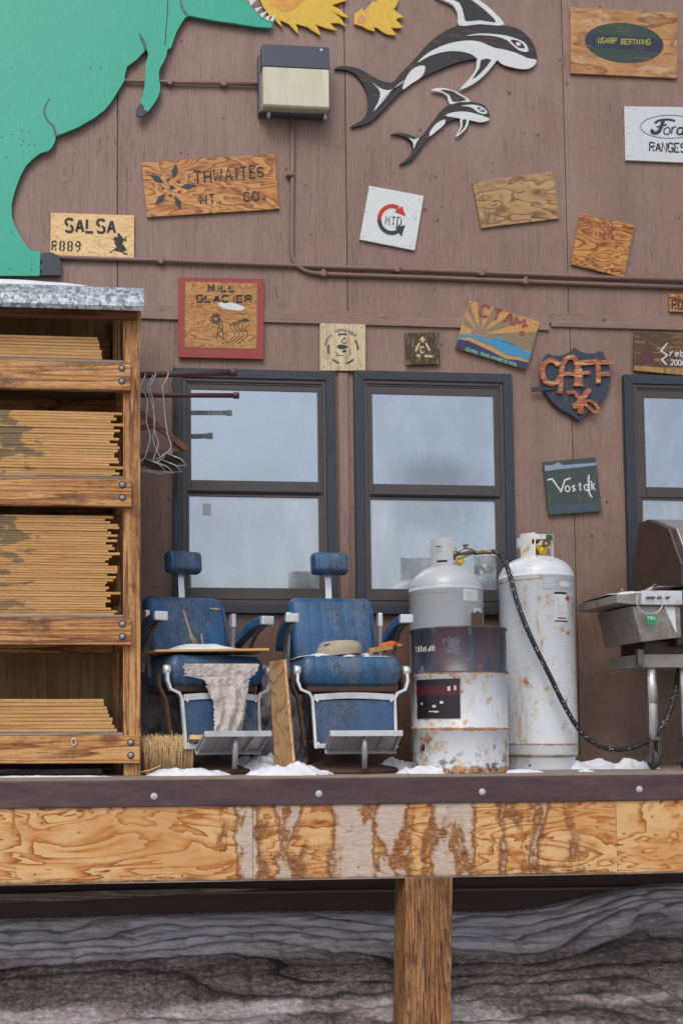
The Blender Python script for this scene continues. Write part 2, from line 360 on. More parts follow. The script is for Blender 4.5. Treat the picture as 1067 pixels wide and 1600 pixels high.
def fascia_mat():
    g = G('amber_plywood_fascia')
    P0 = g.xyz(g.pos())
    n = g.noise(g.pos((.85, 3, 3.0)), 1.25, 4.5, .5, .9)
    t = g.math('FRACT', g.math('MULTIPLY', n, 14))
    bd = g.math('MULTIPLY', g.math('SUBTRACT', 1., g.math('POWER', t, 2.6)), g.step(t, 0., .06))
    fine = g.noise(g.pos((3, 8, 22)), 6, 6, .68)
    fl = g.noise(g.pos((2, 8, 8)), 2.2, 5, .6)
    f = g.math('ADD', g.math('MULTIPLY', bd, .38), g.math('MULTIPLY', fine, .30))
    f = g.math('ADD', f, g.math('MULTIPLY', fl, .34))
    col = g.ramp(f, [(.27, (112, 58, 22)), (.41, (176, 108, 48)), (.55, (208, 152, 90)), (.69, (222, 182, 130))])
    tone = g.noise(g.pos((.6, 1, 1.6)), 1.6, 5, .6)
    col = g.mix(g.math('MULTIPLY', g.step(tone, .46, .66), .6), col, lin((190, 120, 58)), 'MULTIPLY') if False else g.mix(g.math('MULTIPLY', g.step(tone, .50, .60), .45), col, lin((196, 130, 66)))
    # veneer where the varnish has gone: pale grey tongues with burnt-brown edges (a stain pattern along the deck)
    xs_ = g.math('MULTIPLY', g.math('SUBTRACT', P0[0], .5), .4)
    pal = [(300, .2), (362, .34), (374, .60), (392, .66), (403, .42), (425, .34), (438, .60), (452, .50), (470, .56), (494, .40), (512, .38), (530, .60), (548, .70), (580, .70), (589, .46), (597, .62), (615, .66), (642, .58), (658, .40), (676, .38), (692, .62), (716, .68), (744, .60), (754, .40), (784, .38), (796, .60), (806, .42), (836, .38), (850, .58), (872, .54), (890, .36), (1000, .15)]
    rp = g.t.nodes.new('ShaderNodeValToRGB'); g.t.links.new(g.math('ADD', xs_, g.math('MULTIPLY', g.math('SUBTRACT', g.noise(g.pos((1, 1, 4)), 2.5, 4, .6, rnd=False), .5), .035)), rp.inputs[0]); el = rp.color_ramp.elements
    while len(el) < len(pal): el.new(.5)
    for e_, (px_, pv_) in zip(el, pal): e_.position = max(0, min(1, ((px_-160)/275.9-.5)*.4)); e_.color = (pv_, pv_, pv_, 1)
    pv = g.noise(g.pos((3.0, 3, 1.6)), 2.0, 7, .62, .7, rnd=False)
    pe = g.noise(g.pos((6, 4, 30)), 2.6, 5, .65)
    q = g.math('ADD', g.math('MULTIPLY', g.xyz(rp.outputs[0])[0], .55), .205)
    q = g.math('ADD', q, g.math('MULTIPLY', g.math('SUBTRACT', pv, .5), .85))
    q = g.math('ADD', q, g.math('MULTIPLY', g.math('SUBTRACT', pe, .5), .16))
    rim = g.math('MULTIPLY', g.step(q, .40, .485), g.step(q, .57, .49))
    col = g.mix(g.math('MULTIPLY', rim, .82), col, g.ramp(fine, [(.35, (82, 44, 22)), (.65, (142, 80, 40))]))
    col = g.mix(g.math('MULTIPLY', g.step(q, .49, .57), .88), col, g.ramp(fine, [(.3, (172, 152, 138)), (.65, (212, 200, 190))]))
    # dark rot along the lower edge
    z = g.math('ADD', P0[2], g.math('MULTIPLY', g.noise(g.pos((3, 3, 3)), 2.4, 6, .7), .11))
    col = g.mix(g.math('MULTIPLY', g.step(z, -.50, -.54), .75), col, lin((98, 58, 34)))
    g.set('Base Color', col).set('Roughness', .45)
    g.set('Normal', g.bump(g.math('ADD', g.math('MULTIPLY', f, .3), g.math('MULTIPLY', q, .8)), .3, .003))
    return g.m
M_FASC = fascia_mat()

def sheet_mat():
    g = G('plywood_sheet_edge')
    o = g.xyz(g.map()); p = g.pos()
    v = g.map((1.4, 5, 160))
    f = g.noise(v, 1.6, 4, .6)
    v2 = g.map((6, 10, 260)); f2 = g.noise(v2, 2., 5, .7)
    t = g.math('ADD', g.math('MULTIPLY', f, .6), g.math('MULTIPLY', f2, .4))
    col = g.ramp(t, [(.36, (112, 74, 38)), (.43, (172, 124, 70)), (.51, (208, 160, 98)), (.62, (224, 186, 130))])
    ln = g.noise(g.map((5, 10, 3)), 3, 5, .7)
    dk = g.math('MULTIPLY', g.step(g.math('ADD', o[2], g.math('MULTIPLY', g.math('SUBTRACT', ln, .5), .006)), .0052, .0025), g.step(ln, .30, .55))
    col = g.mix(g.math('MULTIPLY', dk, .75), col, lin((104, 68, 38)))
    col = g.mix(g.math('MULTIPLY', g.math('SUBTRACT', g.oi.outputs['Random'], .2), .35), col, lin((172, 122, 70)))
    # green-black overspray on the ends near the left
    sx = g.step(g.xyz(p)[0], -.26, -.62)
    sn = g.math('ADD', g.noise(g.pos((1.8, 1, 5)), 4.2, 3, .5, rnd=False), g.math('MULTIPLY', g.math('SUBTRACT', sx, 1.), .14))
    zz = g.xyz(p)[2]
    zm = g.math('MULTIPLY', g.step(zz, .9, 1.0), g.step(zz, 2.3, 2.2))
    mk = g.math('MULTIPLY', g.math('MULTIPLY', g.step(sn, .46, .52), g.step(sx, 0., .2)), zm)
    col = g.mix(g.math('MULTIPLY', mk, .68), col, lin((66, 72, 62)))
    g.set('Base Color', col).set('Roughness', .7).set('Normal', g.bump(t, .6, .002))
    return g.m
M_SHEET = sheet_mat()

def rust_paint(name, base, bands=(), amt=.5, dark=None, rough=.38, thr=.60, run=.0):
    """glossy paint with rust blooms, drips; bands = [(z, half width)] in object space where rust gathers (weld seams)"""
    g = G(name); z = g.xyz(g.map())[2]
    f = g.noise(g.map((1, 1, .6)), 3, 6, .6)
    col = g.mix(f, tuple(x*.80 for x in lin(base)[:3])+(1,), tuple(min(.85, x*1.08) for x in lin(base)[:3])+(1,))
    b = g.noise(g.map((1, 1, .8)), 15, 6, .62); area = g.noise(g.map((1, 1, .7)), 2.4, 3, .5)
    drip = g.noise(g.map((1, 1, .12)), 17, 5, .65)
    k = g.math('ADD', g.math('MULTIPLY', b, .72), g.math('MULTIPLY', area, .30))
    rust = g.step(k, thr-.03, thr+.06)
    rust2 = g.math('MULTIPLY', g.step(g.math('ADD', g.math('MULTIPLY', drip, .7), g.math('MULTIPLY', area, .35)), thr, thr+.06), run)
    yel = g.math('MAXIMUM', g.math('MULTIPLY', g.step(k, thr-.08, thr+.0), .35), g.math('MULTIPLY', rust2, .9))
    bm = None
    for zc, hw in bands:
        d = g.math('ABSOLUTE', g.math('SUBTRACT', z, zc))
        d = g.math('SUBTRACT', d, g.math('MULTIPLY', g.math('SUBTRACT', g.noise(g.map((1, 1, .5)), 26, 6, .7), .46), hw*5))
        mk = g.step(d, hw*1.2, hw*.2)
        bm = mk if bm is None else g.math('MAXIMUM', bm, mk)
    if bm is not None: rust = g.math('MAXIMUM', rust, bm)
    col = g.mix(yel, col, lin((196, 164, 96)))
    rc = g.ramp(g.noise(g.map(), 40, 4, .6), [(.35, (96, 54, 28)), (.6, (186, 126, 52))])
    col = g.mix(g.math('MULTIPLY', rust, amt), col, rc)
    pit = g.vor(g.map((1, 1, .8)), 38)
    pm = g.math('MULTIPLY', g.step(pit, .16, .08), g.step(area, .5, .6))
    col = g.mix(g.math('MULTIPLY', pm, .7), col, lin((72, 44, 32)))
    g.set('Base Color', col).set('Roughness', g.math('MULTIPLY_ADD', rust, .4, rough))
    g.set('Normal', g.bump(g.math('ADD', g.math('MULTIPLY', rust, -.6), g.math('MULTIPLY', f, .5)), .3, .003))
    g.set('Coat Weight', .15)
    return g
def barrel_mat():
    zt, z1 = .885, .60
    g = rust_paint('rusty_drum_paint', (214, 220, 228), [(.262, .009), (.598, .007), (.02, .02), (.93, .006)], .9, rough=.4, thr=.585, run=.9)
    old = g.b.inputs['Base Color'].links[0].from_socket
    z = g.xyz(g.map())[2]; x = g.xyz(g.map())[0]
    n = g.noise(g.map((1, 1, .8)), 9, 7, .7); c = g.noise(g.map(), 22, 4, .6); wide = g.noise(g.map((3.5, 3.5, .4)), 2.2, 2, .5)
    dk = g.ramp(wide, [(.30, (40, 42, 52)), (.45, (62, 70, 82)), (.54, (84, 62, 70)), (.62, (54, 60, 70)), (.75, (96, 102, 112))])
    dk = g.mix(g.math('MULTIPLY', g.step(n, .56, .62), .7), dk, lin((112, 118, 130)))
    dk = g.mix(g.math('MULTIPLY', g.step(n, .40, .33), .75), dk, lin((150, 84, 66)))
    col = g.mix(g.step(z, .596, .600), old, dk)
    # soot film low left of the sticker and blackened chips by the foot
    ft = g.math('MULTIPLY', g.step(z, .17, .04), g.step(c, .53, .59))
    col = g.mix(g.math('MULTIPLY', ft, .8), col, lin((58, 42, 36)))
    g.set('Base Color', col)
    return g.m
M_BARREL = barrel_mat()
M_TANK = rust_paint('grey_white_tank_paint', (188, 194, 200), [(1.145, .002)], .6, rough=.33, thr=.70).m
M_TANKW = rust_paint('white_tank_paint', (216, 222, 230), [(1.225, .004), (.16, .006), (.085, .006)], .85, rough=.33, thr=.622, run=1.).m
M_COLW = rust_paint('white_collar_paint', (218, 220, 218), [(0.155, .004), (.0, .006)], .8, thr=.60).m
M_COLG = rust_paint('grey_collar_paint', (186, 190, 192), [], .6, thr=.72).m
M_BRASS = simple('brass', (150, 120, 64), .35, .9, .2, 30, .1)
M_ZINC = simple('dull_zinc', (128, 126, 122), .4, .8, .2, 30, .2)
M_YPLUG = simple('yellow_plastic', (218, 180, 40), .4, 0, .1)
M_BLACK = simple('black_plastic', (30, 30, 32), .5, 0, .2, 20, .1)
M_STICK = simple('printed_sticker_white', (212, 214, 216), .5, 0, .06, 12, 0)
M_STICKG = simple('printed_sticker_grey', (168, 174, 182), .45, 0, .1, 30, 0)
M_REDD = simple('red_print', (196, 42, 40), .5, 0, .1)
M_POSTER = painted('black_drum_sticker', (42, 36, 42), (70, 48, 54), .6, .55, 'X', .3, 8)
M_POSTR = painted('maroon_drum_sticker_band', (86, 34, 46), (48, 36, 42), .5, .55, 'X', .3, 8)
def hose_mat():
    g = G('braided_black_hose'); v = g.vor(g.map((1, 1, 1)), 52); 
    n = g.noise(g.map(), 12, 2)
    g.set('Base Color', g.mix(g.math('MULTIPLY', g.step(v, .24, .17), 1.), lin((34, 32, 34)), lin((205, 205, 205)))).set('Roughness', .55)
    g.set('Normal', g.bump(g.noise(g.map(), 220, 2), .4, .002)); return g.m
M_HOSE = hose_mat()
def vinyl(name, base, axis_lines=True):
    g = G(name); n = g.noise(g.map(), 5, 7, .68); f = g.noise(g.map(), 30, 5, .6)
    x = g.xyz(g.map())[0]
    col = g.ramp(n, [(.28, tuple(q*.62 for q in base)), (.5, base), (.72, tuple(min(255, q*1.12+6) for q in base))])
    du = g.noise(g.map((1.5, 1, .8)), 2.8, 7, .7)
    col = g.mix(g.math('MULTIPLY', g.step(du, .42, .70), .62), col, lin((112, 114, 116)))
    gr_ = g.noise(g.map((1.2, 1, .6)), 6, 8, .78)
    col = g.mix(g.math('MULTIPLY', g.step(gr_, .52, .64), .5), col, lin((46, 54, 62)))
    ck = g.noise(g.map((1, 1, .8)), 9, 8, .75)
    ckm = g.math('MULTIPLY', g.step(g.math('ABSOLUTE', g.math('SUBTRACT', ck, .5)), .016, .004), g.step(du, .38, .55))
    col = g.mix(g.math('MULTIPLY', ckm, .8), col, lin((28, 32, 40)))
    g.set('Base Color', col).set('Roughness', g.math('MULTIPLY_ADD', n, .3, .30))
    h = g.math('ADD', g.math('MULTIPLY', f, .25), g.math('MULTIPLY', n, 1.2))
    if axis_lines:
        wv = g.math('ABSOLUTE', g.math('SINE', g.math('MULTIPLY', x, 42)))
        h = g.math('ADD', h, g.math('MULTIPLY', g.math('POWER', wv, .35), .9))
    g.set('Normal', g.bump(h, .45, .006)); return g.m
M_VINYL = vinyl('blue_vinyl_upholstery', (40, 88, 132))
M_VINYLP = vinyl('blue_vinyl_panel', (58, 88, 126), False)
def chrome():
    g = G('pitted_chrome'); n = g.noise(g.map(), 7, 4, .55)
    g.set('Base Color', g.ramp(n, [(.24, (140, 100, 70)), (.34, (206, 206, 206)), (.5, (230, 232, 236))])).set('Metallic', .5)
    g.set('Roughness', g.math('MULTIPLY_ADD', n, -.1, .32)); return g.m
M_CHROME = chrome()
M_ALU = simple('dull_cast_aluminium', (168, 168, 172), .42, .45, .16, 22, .2)
M_RUSTB = simple('rusted_iron', (88, 66, 54), .75, .2, .3, 16, .6)
M_STAIN = painted('stainless_with_soot', (160, 155, 149), (118, 104, 95), .6, .52, 'N', .3, 5)
M_STAIN.node_tree.nodes['Principled BSDF'].inputs['Metallic'].default_value = .35
M_HOOD = painted('heat_browned_steel', (88, 72, 66), (64, 54, 50), .6, .52, 'N', .38, 12)
M_HOOD.node_tree.nodes['Principled BSDF'].inputs['Metallic'].default_value = .45
M_RUBBER = simple('grey_rubber', (70, 68, 68), .7)
M_PIPE = simple('brown_painted_pipe', (104, 76, 72), .45, .1, .14, 20, .2)
M_COND = simple('conduit_painted_like_wall', (134, 108, 101), .48, 0, .12, 14, .2)
M_ROD = simple('maroon_painted_pipe', (92, 62, 62), .5, .1, .2, 26, .3)
M_WIRE = simple('galvanised_wire', (214, 214, 216), .35, .3, .1)
M_BRISTLE = simple('straw_bristle', (222, 188, 136), .7, 0, .3, 40, 0)
M_FABRIC = simple('torn_backing_cloth', (200, 192, 188), .9, 0, .22, 16, .6)
M_STRAP = simple('canvas_hose_jacket', (176, 164, 146), .9, 0, .16, 30, .6)
M_FOAM = simple('exposed_foam', (176, 162, 140), .95, 0, .2, 40, .6)
M_ORANGE = simple('orange_plastic', (206, 96, 34), .45, 0, .15)
M_TARP = simple('grey_tarpaulin', (138, 134, 140), .5, 0, .3, 6, .3)
M_GREENTAG = simple('green_tag', (40, 146, 98), .45, 0, .06, 12, 0)
M_LAMPB = simple('lamp_housing_enamel', (72, 78, 90), .4, .1, .1, 30, .25)
M_SKIRT = simple('dark_brown_skirt', (84, 64, 60), .7, 0, .3, 3, .4)
M_DECKT = simple('weathered_deck_top', (150, 134, 122), .85, 0, .22, 14, .6)
def lens_mat():
    g = G('ribbed_lens_glass'); n = g.noise(g.map((5, 1, 1)), 4, 4, .5); b = g.noise(g.map(), 5, 4, .55)
    x = g.xyz(g.map())[0]
    col = g.ramp(n, [(.3, (204, 199, 170)), (.55, (213, 209, 184)), (.75, (220, 219, 198))])
    col = g.mix(g.math('MULTIPLY', g.step(b, .55, .72), .4), col, lin((170, 142, 96)))
    g.set('Base Color', col).set('Roughness', .22).set('Coat Weight', .5)
    g.set('Normal', g.bump(g.math('SINE', g.math('MULTIPLY', x, 520)), .5, .003)); return g.m
M_LENS = lens_mat()

# ---------------------------------------------------------------- mesh helpers
def wloc(o):
    v = Vector((0, 0, 0))
    while o is not None: v += o.location; o = o.parent
    return v
LOCAL = set()
class MB:
    def __init__(s): s.v = []; s.f = []; s.sm = []
    def add(s, vs, fs, smooth=False):
        b = len(s.v); s.v += [Vector(q) for q in vs]; s.f += [tuple(i+b for i in f) for f in fs]; s.sm += [smooth]*len(fs); return s
    def box(s, x0, x1, y0, y1, z0, z1, rot=None, piv=None):
        vs = [Vector((x, y, z)) for z in (z0, z1) for y in (y0, y1) for x in (x0, x1)]
        if rot is not None:
            pv = Vector(piv) if piv is not None else Vector(((x0+x1)/2, (y0+y1)/2, (z0+z1)/2))
            vs = [rot @ (q-pv) + pv for q in vs]
        return s.add(vs, [(0, 2, 3, 1), (4, 5, 7, 6), (0, 1, 5, 4), (2, 6, 7, 3), (0, 4, 6, 2), (1, 3, 7, 5)])
    def prism(s, pts, y0, y1):
        """pts: list of (x,z), extruded between y0 (front) and y1 (back)"""
        n = len(pts); a = sum(pts[i][0]*pts[(i+1) % n][1]-pts[(i+1) % n][0]*pts[i][1] for i in range(n))
        if a < 0: pts = pts[::-1]
        vs = [(p[0], y0, p[1]) for p in pts]+[(p[0], y1, p[1]) for p in pts]
        fs = [tuple(range(n)), tuple(range(2*n-1, n-1, -1))]+[(i, i+n, (i+1) % n+n, (i+1) % n) for i in range(n)]
        return s.add(vs, fs)
    def prismx(s, pts, x0, x1):
        """pts (y,z) extruded along x"""
        n = len(pts); a = sum(pts[i][0]*pts[(i+1) % n][1]-pts[(i+1) % n][0]*pts[i][1] for i in range(n))
        if a > 0: pts = pts[::-1]
        vs = [(x0, p[0], p[1]) for p in pts]+[(x1, p[0], p[1]) for p in pts]
        fs = [tuple(range(n)), tuple(range(2*n-1, n-1, -1))]+[(i, i+n, (i+1) % n+n, (i+1) % n) for i in range(n)]
        return s.add(vs, fs)
    def tube(s, pts, r, seg=12, cap=True, rs=None):
        pts = [Vector(p) for p in pts]; n = len(pts); vs = []; prev = None
        for i, p in enumerate(pts):
            t = (pts[min(i+1, n-1)]-pts[max(i-1, 0)]).normalized()
            if prev is None:
                u = t.orthogonal().normalized()
            else:
                u = (prev - t*prev.dot(t)); u = u.normalized() if u.length > 1e-6 else t.orthogonal().normalized()
            prev = u; w_ = t.cross(u); rr = rs[i] if rs else r
            vs += [p+(u*math.cos(2*math.pi*k/seg)+w_*math.sin(2*math.pi*k/seg))*rr for k in range(seg)]
        fs = [(i*seg+k, i*seg+(k+1) % seg, (i+1)*seg+(k+1) % seg, (i+1)*seg+k) for i in range(n-1) for k in range(seg)]
        s.add(vs, fs, True)
        if cap:
            b = len(s.v)-len(vs)
            s.f += [tuple(b+k for k in range(seg))[::-1], tuple(b+(n-1)*seg+k for k in range(seg))]; s.sm += [False, False]
        return s
    def lathe(s, prof, c, seg=48, a0=0, a1=2*math.pi, smooth=True):
        full = abs(a1-a0-2*math.pi) < 1e-6; m = seg if full else seg+1; vs = []
        for r, z in prof:
            for k in range(m):
                a = a0+(a1-a0)*k/seg; vs.append((c[0]+r*math.sin(a), c[1]-r*math.cos(a), c[2]+z))
        fs = []
        for i in range(len(prof)-1):
            for k in range(seg):
                k2 = (k+1) % m; fs.append((i*m+k, i*m+k2, (i+1)*m+k2, (i+1)*m+k))
        return s.add(vs, fs, smooth)
    def sector(s, c, r, t, a0, a1, z0, z1, seg=16):
        return s.lathe([(r, z0), (r, z1), (r-t, z1), (r-t, z0), (r, z0)], c, seg, a0, a1, False).ends(c, r, t, a0, a1, z0, z1)
    def ends(s, c, r, t, a0, a1, z0, z1):
        for a in (a0, a1):
            q = [(c[0]+rr*math.sin(a), c[1]-rr*math.cos(a), c[2]+z) for rr, z in ((r, z0), (r, z1), (r-t, z1), (r-t, z0))]
            s.add(q, [(0, 1, 2, 3)])
        return s
    def ball(s, c, r, sx=1, sy=1, sz=1, seg=16):
        vs = []; fs = []; rn = seg//2
        for i in range(rn+1):
            for k in range(seg):
                th = math.pi*i/rn; ph = 2*math.pi*k/seg
                vs.append((c[0]+r*sx*math.sin(th)*math.cos(ph), c[1]+r*sy*math.sin(th)*math.sin(ph), c[2]+r*sz*math.cos(th)))
        for i in range(rn):
            for k in range(seg): fs.append((i*seg+k, (i+1)*seg+k, (i+1)*seg+(k+1) % seg, i*seg+(k+1) % seg))
        return s.add(vs, fs, True)
    def grid(s, fn, nu, nv, smooth=True):
        vs = [fn(i/nu, j/nv) for j in range(nv+1) for i in range(nu+1)]
        fs = [(j*(nu+1)+i, j*(nu+1)+i+1, (j+1)*(nu+1)+i+1, (j+1)*(nu+1)+i) for j in range(nv) for i in range(nu)]
        return s.add(vs, fs, smooth)
    def build(s, name, m, parent=None, bevel=0, seg=2, origin=None, subsurf=0, solid=0, **props):
        me = bpy.data.meshes.new(name)
        if parent is not None: off = Vector((0, 0, 0)) if root_of(parent) in LOCAL else wloc(parent)
        else: off = Vector(origin) if origin is not None else Vector((0, 0, 0))
        me.from_pydata([tuple(q-off) for q in s.v], [], s.f); me.update()
        me.polygons.foreach_set('use_smooth', s.sm)
        o = bpy.data.objects.new(name, me); COL.objects.link(o)
        if parent is not None: o.parent = parent
        elif origin is not None: o.location = off
        me.materials.append(m)
        if solid:
            md = o.modifiers.new('solid', 'SOLIDIFY'); md.thickness = solid; md.offset = 0
        if bevel:
            md = o.modifiers.new('bevel', 'BEVEL'); md.width = bevel; md.segments = seg; md.limit_method = 'ANGLE'; md.angle_limit = R(40)
            md.harden_normals = False
        if subsurf:
            md = o.modifiers.new('sub', 'SUBSURF'); md.levels = subsurf; md.render_levels = subsurf
        for k, v in props.items(): o[k] = v
        return o
def root_of(o):
    while o.parent is not None: o = o.parent
    return o
def tag(o, label, cat, group=None):
    o['label'] = label; o['category'] = cat
    if group: o['group'] = group
    return o
def empty(name, loc, label, cat, group=None, rz=None):
    o = bpy.data.objects.new(name, None); COL.objects.link(o); o.location = loc; o.empty_display_size = .1
    if rz is not None: o.rotation_euler = (0, 0, rz); LOCAL.add(o)
    return tag(o, label, cat, group)
def struct(o): o['kind'] = 'structure'; return o
def smooth_poly(pts, n=4, closed=True):
    out = []; L = len(pts)
    for i in range(L if closed else L-1):
        p0 = pts[(i-1) % L] if closed or i > 0 else pts[0]; p1 = pts[i]; p2 = pts[(i+1) % L]
        p3 = pts[(i+2) % L] if closed or i+2 < L else pts[-1]
        for k in range(n):
            t = k/n; q = []
            for d in range(len(p1)):
                a, b, c, e = p0[d], p1[d], p2[d], p3[d]
                q.append(.5*((2*b)+(-a+c)*t+(2*a-5*b+4*c-e)*t*t+(-a+3*b-3*c+e)*t**3))
            out.append(tuple(q))
    if not closed: out.append(tuple(pts[-1]))
    return out
def xz(pts, Y): return [(lambda q: (q.x, q.z))(P(a, b, Y)) for a, b in pts]

# ---------------------------------------------------------------- stroke lettering
GL = {
'S': [[(4,5.2),(3,6),(1,6),(0,5.2),(0,3.9),(1,3.2),(3,2.8),(4,2.1),(4,.8),(3,0),(1,0),(0,.8)]],
'A': [[(0,0),(2,6),(4,0)],[(.8,2),(3.2,2)]], 'L': [[(0,6),(0,0),(3.6,0)]],
'R': [[(0,0),(0,6)],[(0,6),(3,6),(4,5.2),(4,4),(3,3.2),(0,3.2)],[(1.8,3.2),(4,0)]],
'8': [[(1,3.1),(0,4),(0,5.2),(1,6),(3,6),(4,5.2),(4,4),(3,3.1)],[(3,3.1),(4,2.2),(4,.8),(3,0),(1,0),(0,.8),(0,2.2),(1,3.1)]],
'9': [[(4,3.8),(3,3),(1,3),(0,3.8),(0,5.2),(1,6),(3,6),(4,5.2),(4,3)],[(4,2.4),(3.6,.8),(3,0),(1,0)]],
'T': [[(0,6),(4,6)],[(2,5.7),(2,0)]], 'H': [[(0,0),(0,6)],[(4,0),(4,6)],[(0,3),(4,3)]],
'W': [[(0,6),(1,0),(2,4),(3,0),(4,6)]], 'I': [[(2,0),(2,6)]], 'E': [[(4,6),(0,6),(0,0),(4,0)],[(0,3),(3,3)]],
'M': [[(0,0),(0,6),(2,2.5),(4,6),(4,0)]], 'C': [[(4,5),(3,6),(1,6),(0,5),(0,1),(1,0),(3,0),(4,1)]],
'O': [[(1,0),(0,1),(0,5),(1,6),(3,6),(4,5),(4,1),(3,0),(1,0)]], '.': [[(.6,.2),(2.0,.6)]],
'U': [[(0,6),(0,1),(1,0),(3,0),(4,1),(4,6)]], 'D': [[(0,0),(0,6),(2.6,6),(4,4.8),(4,1.2),(2.6,0),(0,0)]],
'B': [[(0,0),(0,6),(3,6),(3.8,5.2),(3.8,3.9),(3,3.1),(0,3.1)],[(3,3.1),(4,2.2),(4,.8),(3,0),(0,0)]],
'P': [[(0,0),(0,6),(3,6),(4,5.2),(4,3.8),(3,3),(0,3)]], 'N': [[(0,0),(0,6),(4,0),(4,6)]],
'G': [[(4,5),(3,6),(1,6),(0,5),(0,1),(1,0),(3,0),(4,1),(4,2.8),(2.4,2.8)]], 'F': [[(4,6),(0,6),(0,0)],[(0,3.2),(3,3.2)]],
'K': [[(0,0),(0,6)],[(4,6),(0,2.6)],[(1.3,3.4),(4,0)]], 'V': [[(0,6),(2,0),(4,6)]], '-': [[(.6,3),(3.4,3)]],
'i': [[(2,0),(2,4)],[(2,5.2),(2,6)]],
'o': [[(1,0),(0,1),(0,2.6),(1,3.6),(3,3.6),(4,2.6),(4,1),(3,0),(1,0)]], 'r': [[(0,0),(.3,3.6)],[(.2,2.4),(1.6,3.6),(3,3.4)]],
'd': [[(3.6,6),(3.6,0)],[(3.6,3),(2.6,3.6),(1,3.6),(0,2.6),(0,1),(1,0),(2.6,0),(3.6,.8)]],
's': [[(3.4,3.2),(2,3.6),(.6,3),(1.2,2.1),(2.8,1.6),(3.2,.7),(2,0),(.4,.4)]], 't': [[(2,5.4),(2,.6),(3,0)],[(.6,3.8),(3.6,3.8)]],
'k': [[(1,6),(1,0)],[(4,4.2),(1,2)],[(1.8,2.6),(4,-.4)]], 'e': [[(0,2),(4,2.2),(3.4,3.4),(1.6,3.8),(.2,2.6),(.2,1),(1.4,0),(3.6,.4)]],
'b': [[(.4,6),(.4,0)],[(.4,3),(1.6,3.6),(3.4,3.2),(3.8,1.6),(2.8,.1),(.4,.2)]], 'u': [[(0,3.6),(0,1),(1,0),(2.8,.2),(3.6,1.4)],[(3.6,3.6),(3.6,0)]],
'2': [[(0,4.8),(1,6),(3,6),(4,4.8),(3.6,3.4),(0,0),(4,0)]], '0': [[(1,0),(0,1.4),(0,4.6),(1,6),(3,6),(4,4.6),(4,1.4),(3,0),(1,0)]],
'6': [[(3.6,5.6),(2,6),(.4,4),(0,1.6),(1,0),(3,0),(4,1.2),(3.4,2.8),(1.6,3),(.3,2)]],
}
def cutmid(pl, gap):
    d = [0]
    for a, b in zip(pl, pl[1:]): d.append(d[-1]+math.hypot(b[0]-a[0], b[1]-a[1]))
    L = d[-1]
    if L < gap*3: return [pl]
    def at(t):
        for i in range(len(pl)-1):
            if t <= d[i+1]:
                k = (t-d[i])/max(1e-6, d[i+1]-d[i]); return (pl[i][0]+(pl[i+1][0]-pl[i][0])*k, pl[i][1]+(pl[i+1][1]-pl[i][1])*k)
        return pl[-1]
    m0, m1 = L/2-gap/2, L/2+gap/2
    return [[p for p, q in zip(pl, d) if q < m0]+[at(m0)], [at(m1)]+[p for p, q in zip(pl, d) if q > m1]]
def ribbon(mb, pts, w, Y, taper=None):
    """flat painted stroke; pts and w in photograph pixels, laid on plane Y"""
    n = len(pts); L = []; Rr = []
    for i in range(n):
        a = pts[max(0, i-1)]; b = pts[min(n-1, i+1)]
        if 0 < i < n-1:
            d1 = (pts[i][0]-a[0], pts[i][1]-a[1]); d2 = (b[0]-pts[i][0], b[1]-pts[i][1])
            l1 = math.hypot(*d1) or 1; l2 = math.hypot(*d2) or 1
            tx, ty = d1[0]/l1+d2[0]/l2, d1[1]/l1+d2[1]/l2
            l = math.hypot(tx, ty) or 1; tx /= l; ty /= l
            c = max(.55, abs(tx*d1[0]/l1+ty*d1[1]/l1))
        else:
            tx, ty = b[0]-a[0], b[1]-a[1]; l = math.hypot(tx, ty) or 1; tx /= l; ty /= l; c = 1
        ww = w*(taper(i/(n-1)) if taper else 1)/2/c
        L.append((pts[i][0]-ty*ww, pts[i][1]+tx*ww)); Rr.append((pts[i][0]+ty*ww, pts[i][1]-tx*ww))
    vs = [P(x, y, Y) for x, y in L]+[P(x, y, Y) for x, y in Rr]
    mb.add(vs, [(i, i+1, n+i+1, n+i) for i in range(n-1)])
def text(b0, s, x, y, cw, ch, w, Y, ang=0, gap=0, sp=1.35, sm=False, ent=None, m=None):
    """baseline starts at pixel (x,y); cw, ch: glyph width and height in px; ang: degrees clockwise in the picture"""
    ca, sa = math.cos(R(ang)), math.sin(R(ang)); ox = 0
    for c in s:
        if c == ' ': ox += cw*.8; continue
        mb = b0 if not ent else MB()
        for pl in GL[c]:
            q = pl
            if sm and len(q) > 3: q = smooth_poly(q, 3, False)
            for part in (cutmid(q, gap) if gap and not (c in 'MNWVT' and pl is GL[c][0]) else [q]):
                if len(part) < 2: continue
                pts = []
                for gx, gy in part:
                    u = ox+gx/4*cw; v = -gy/6*ch
                    pts.append((x+u*ca-v*sa, y+u*sa+v*ca))
                ribbon(mb, pts, w, Y)
        if ent: mb.build('letter', m, ent)
        ox += (cw*1.02 if c in 'Ii' else cw*.75 if c == '.' else cw*sp)
def flat(mb, pts, Y, smooth=0):
    if smooth: pts = smooth_poly(pts, smooth)
    q = [P(a, b, Y) for a, b in pts]
    n = len(q); a = sum(q[i].x*q[(i+1) % n].z-q[(i+1) % n].x*q[i].z for i in range(n))
    if a < 0: q = q[::-1]
    mb.add(q, [tuple(range(n))])

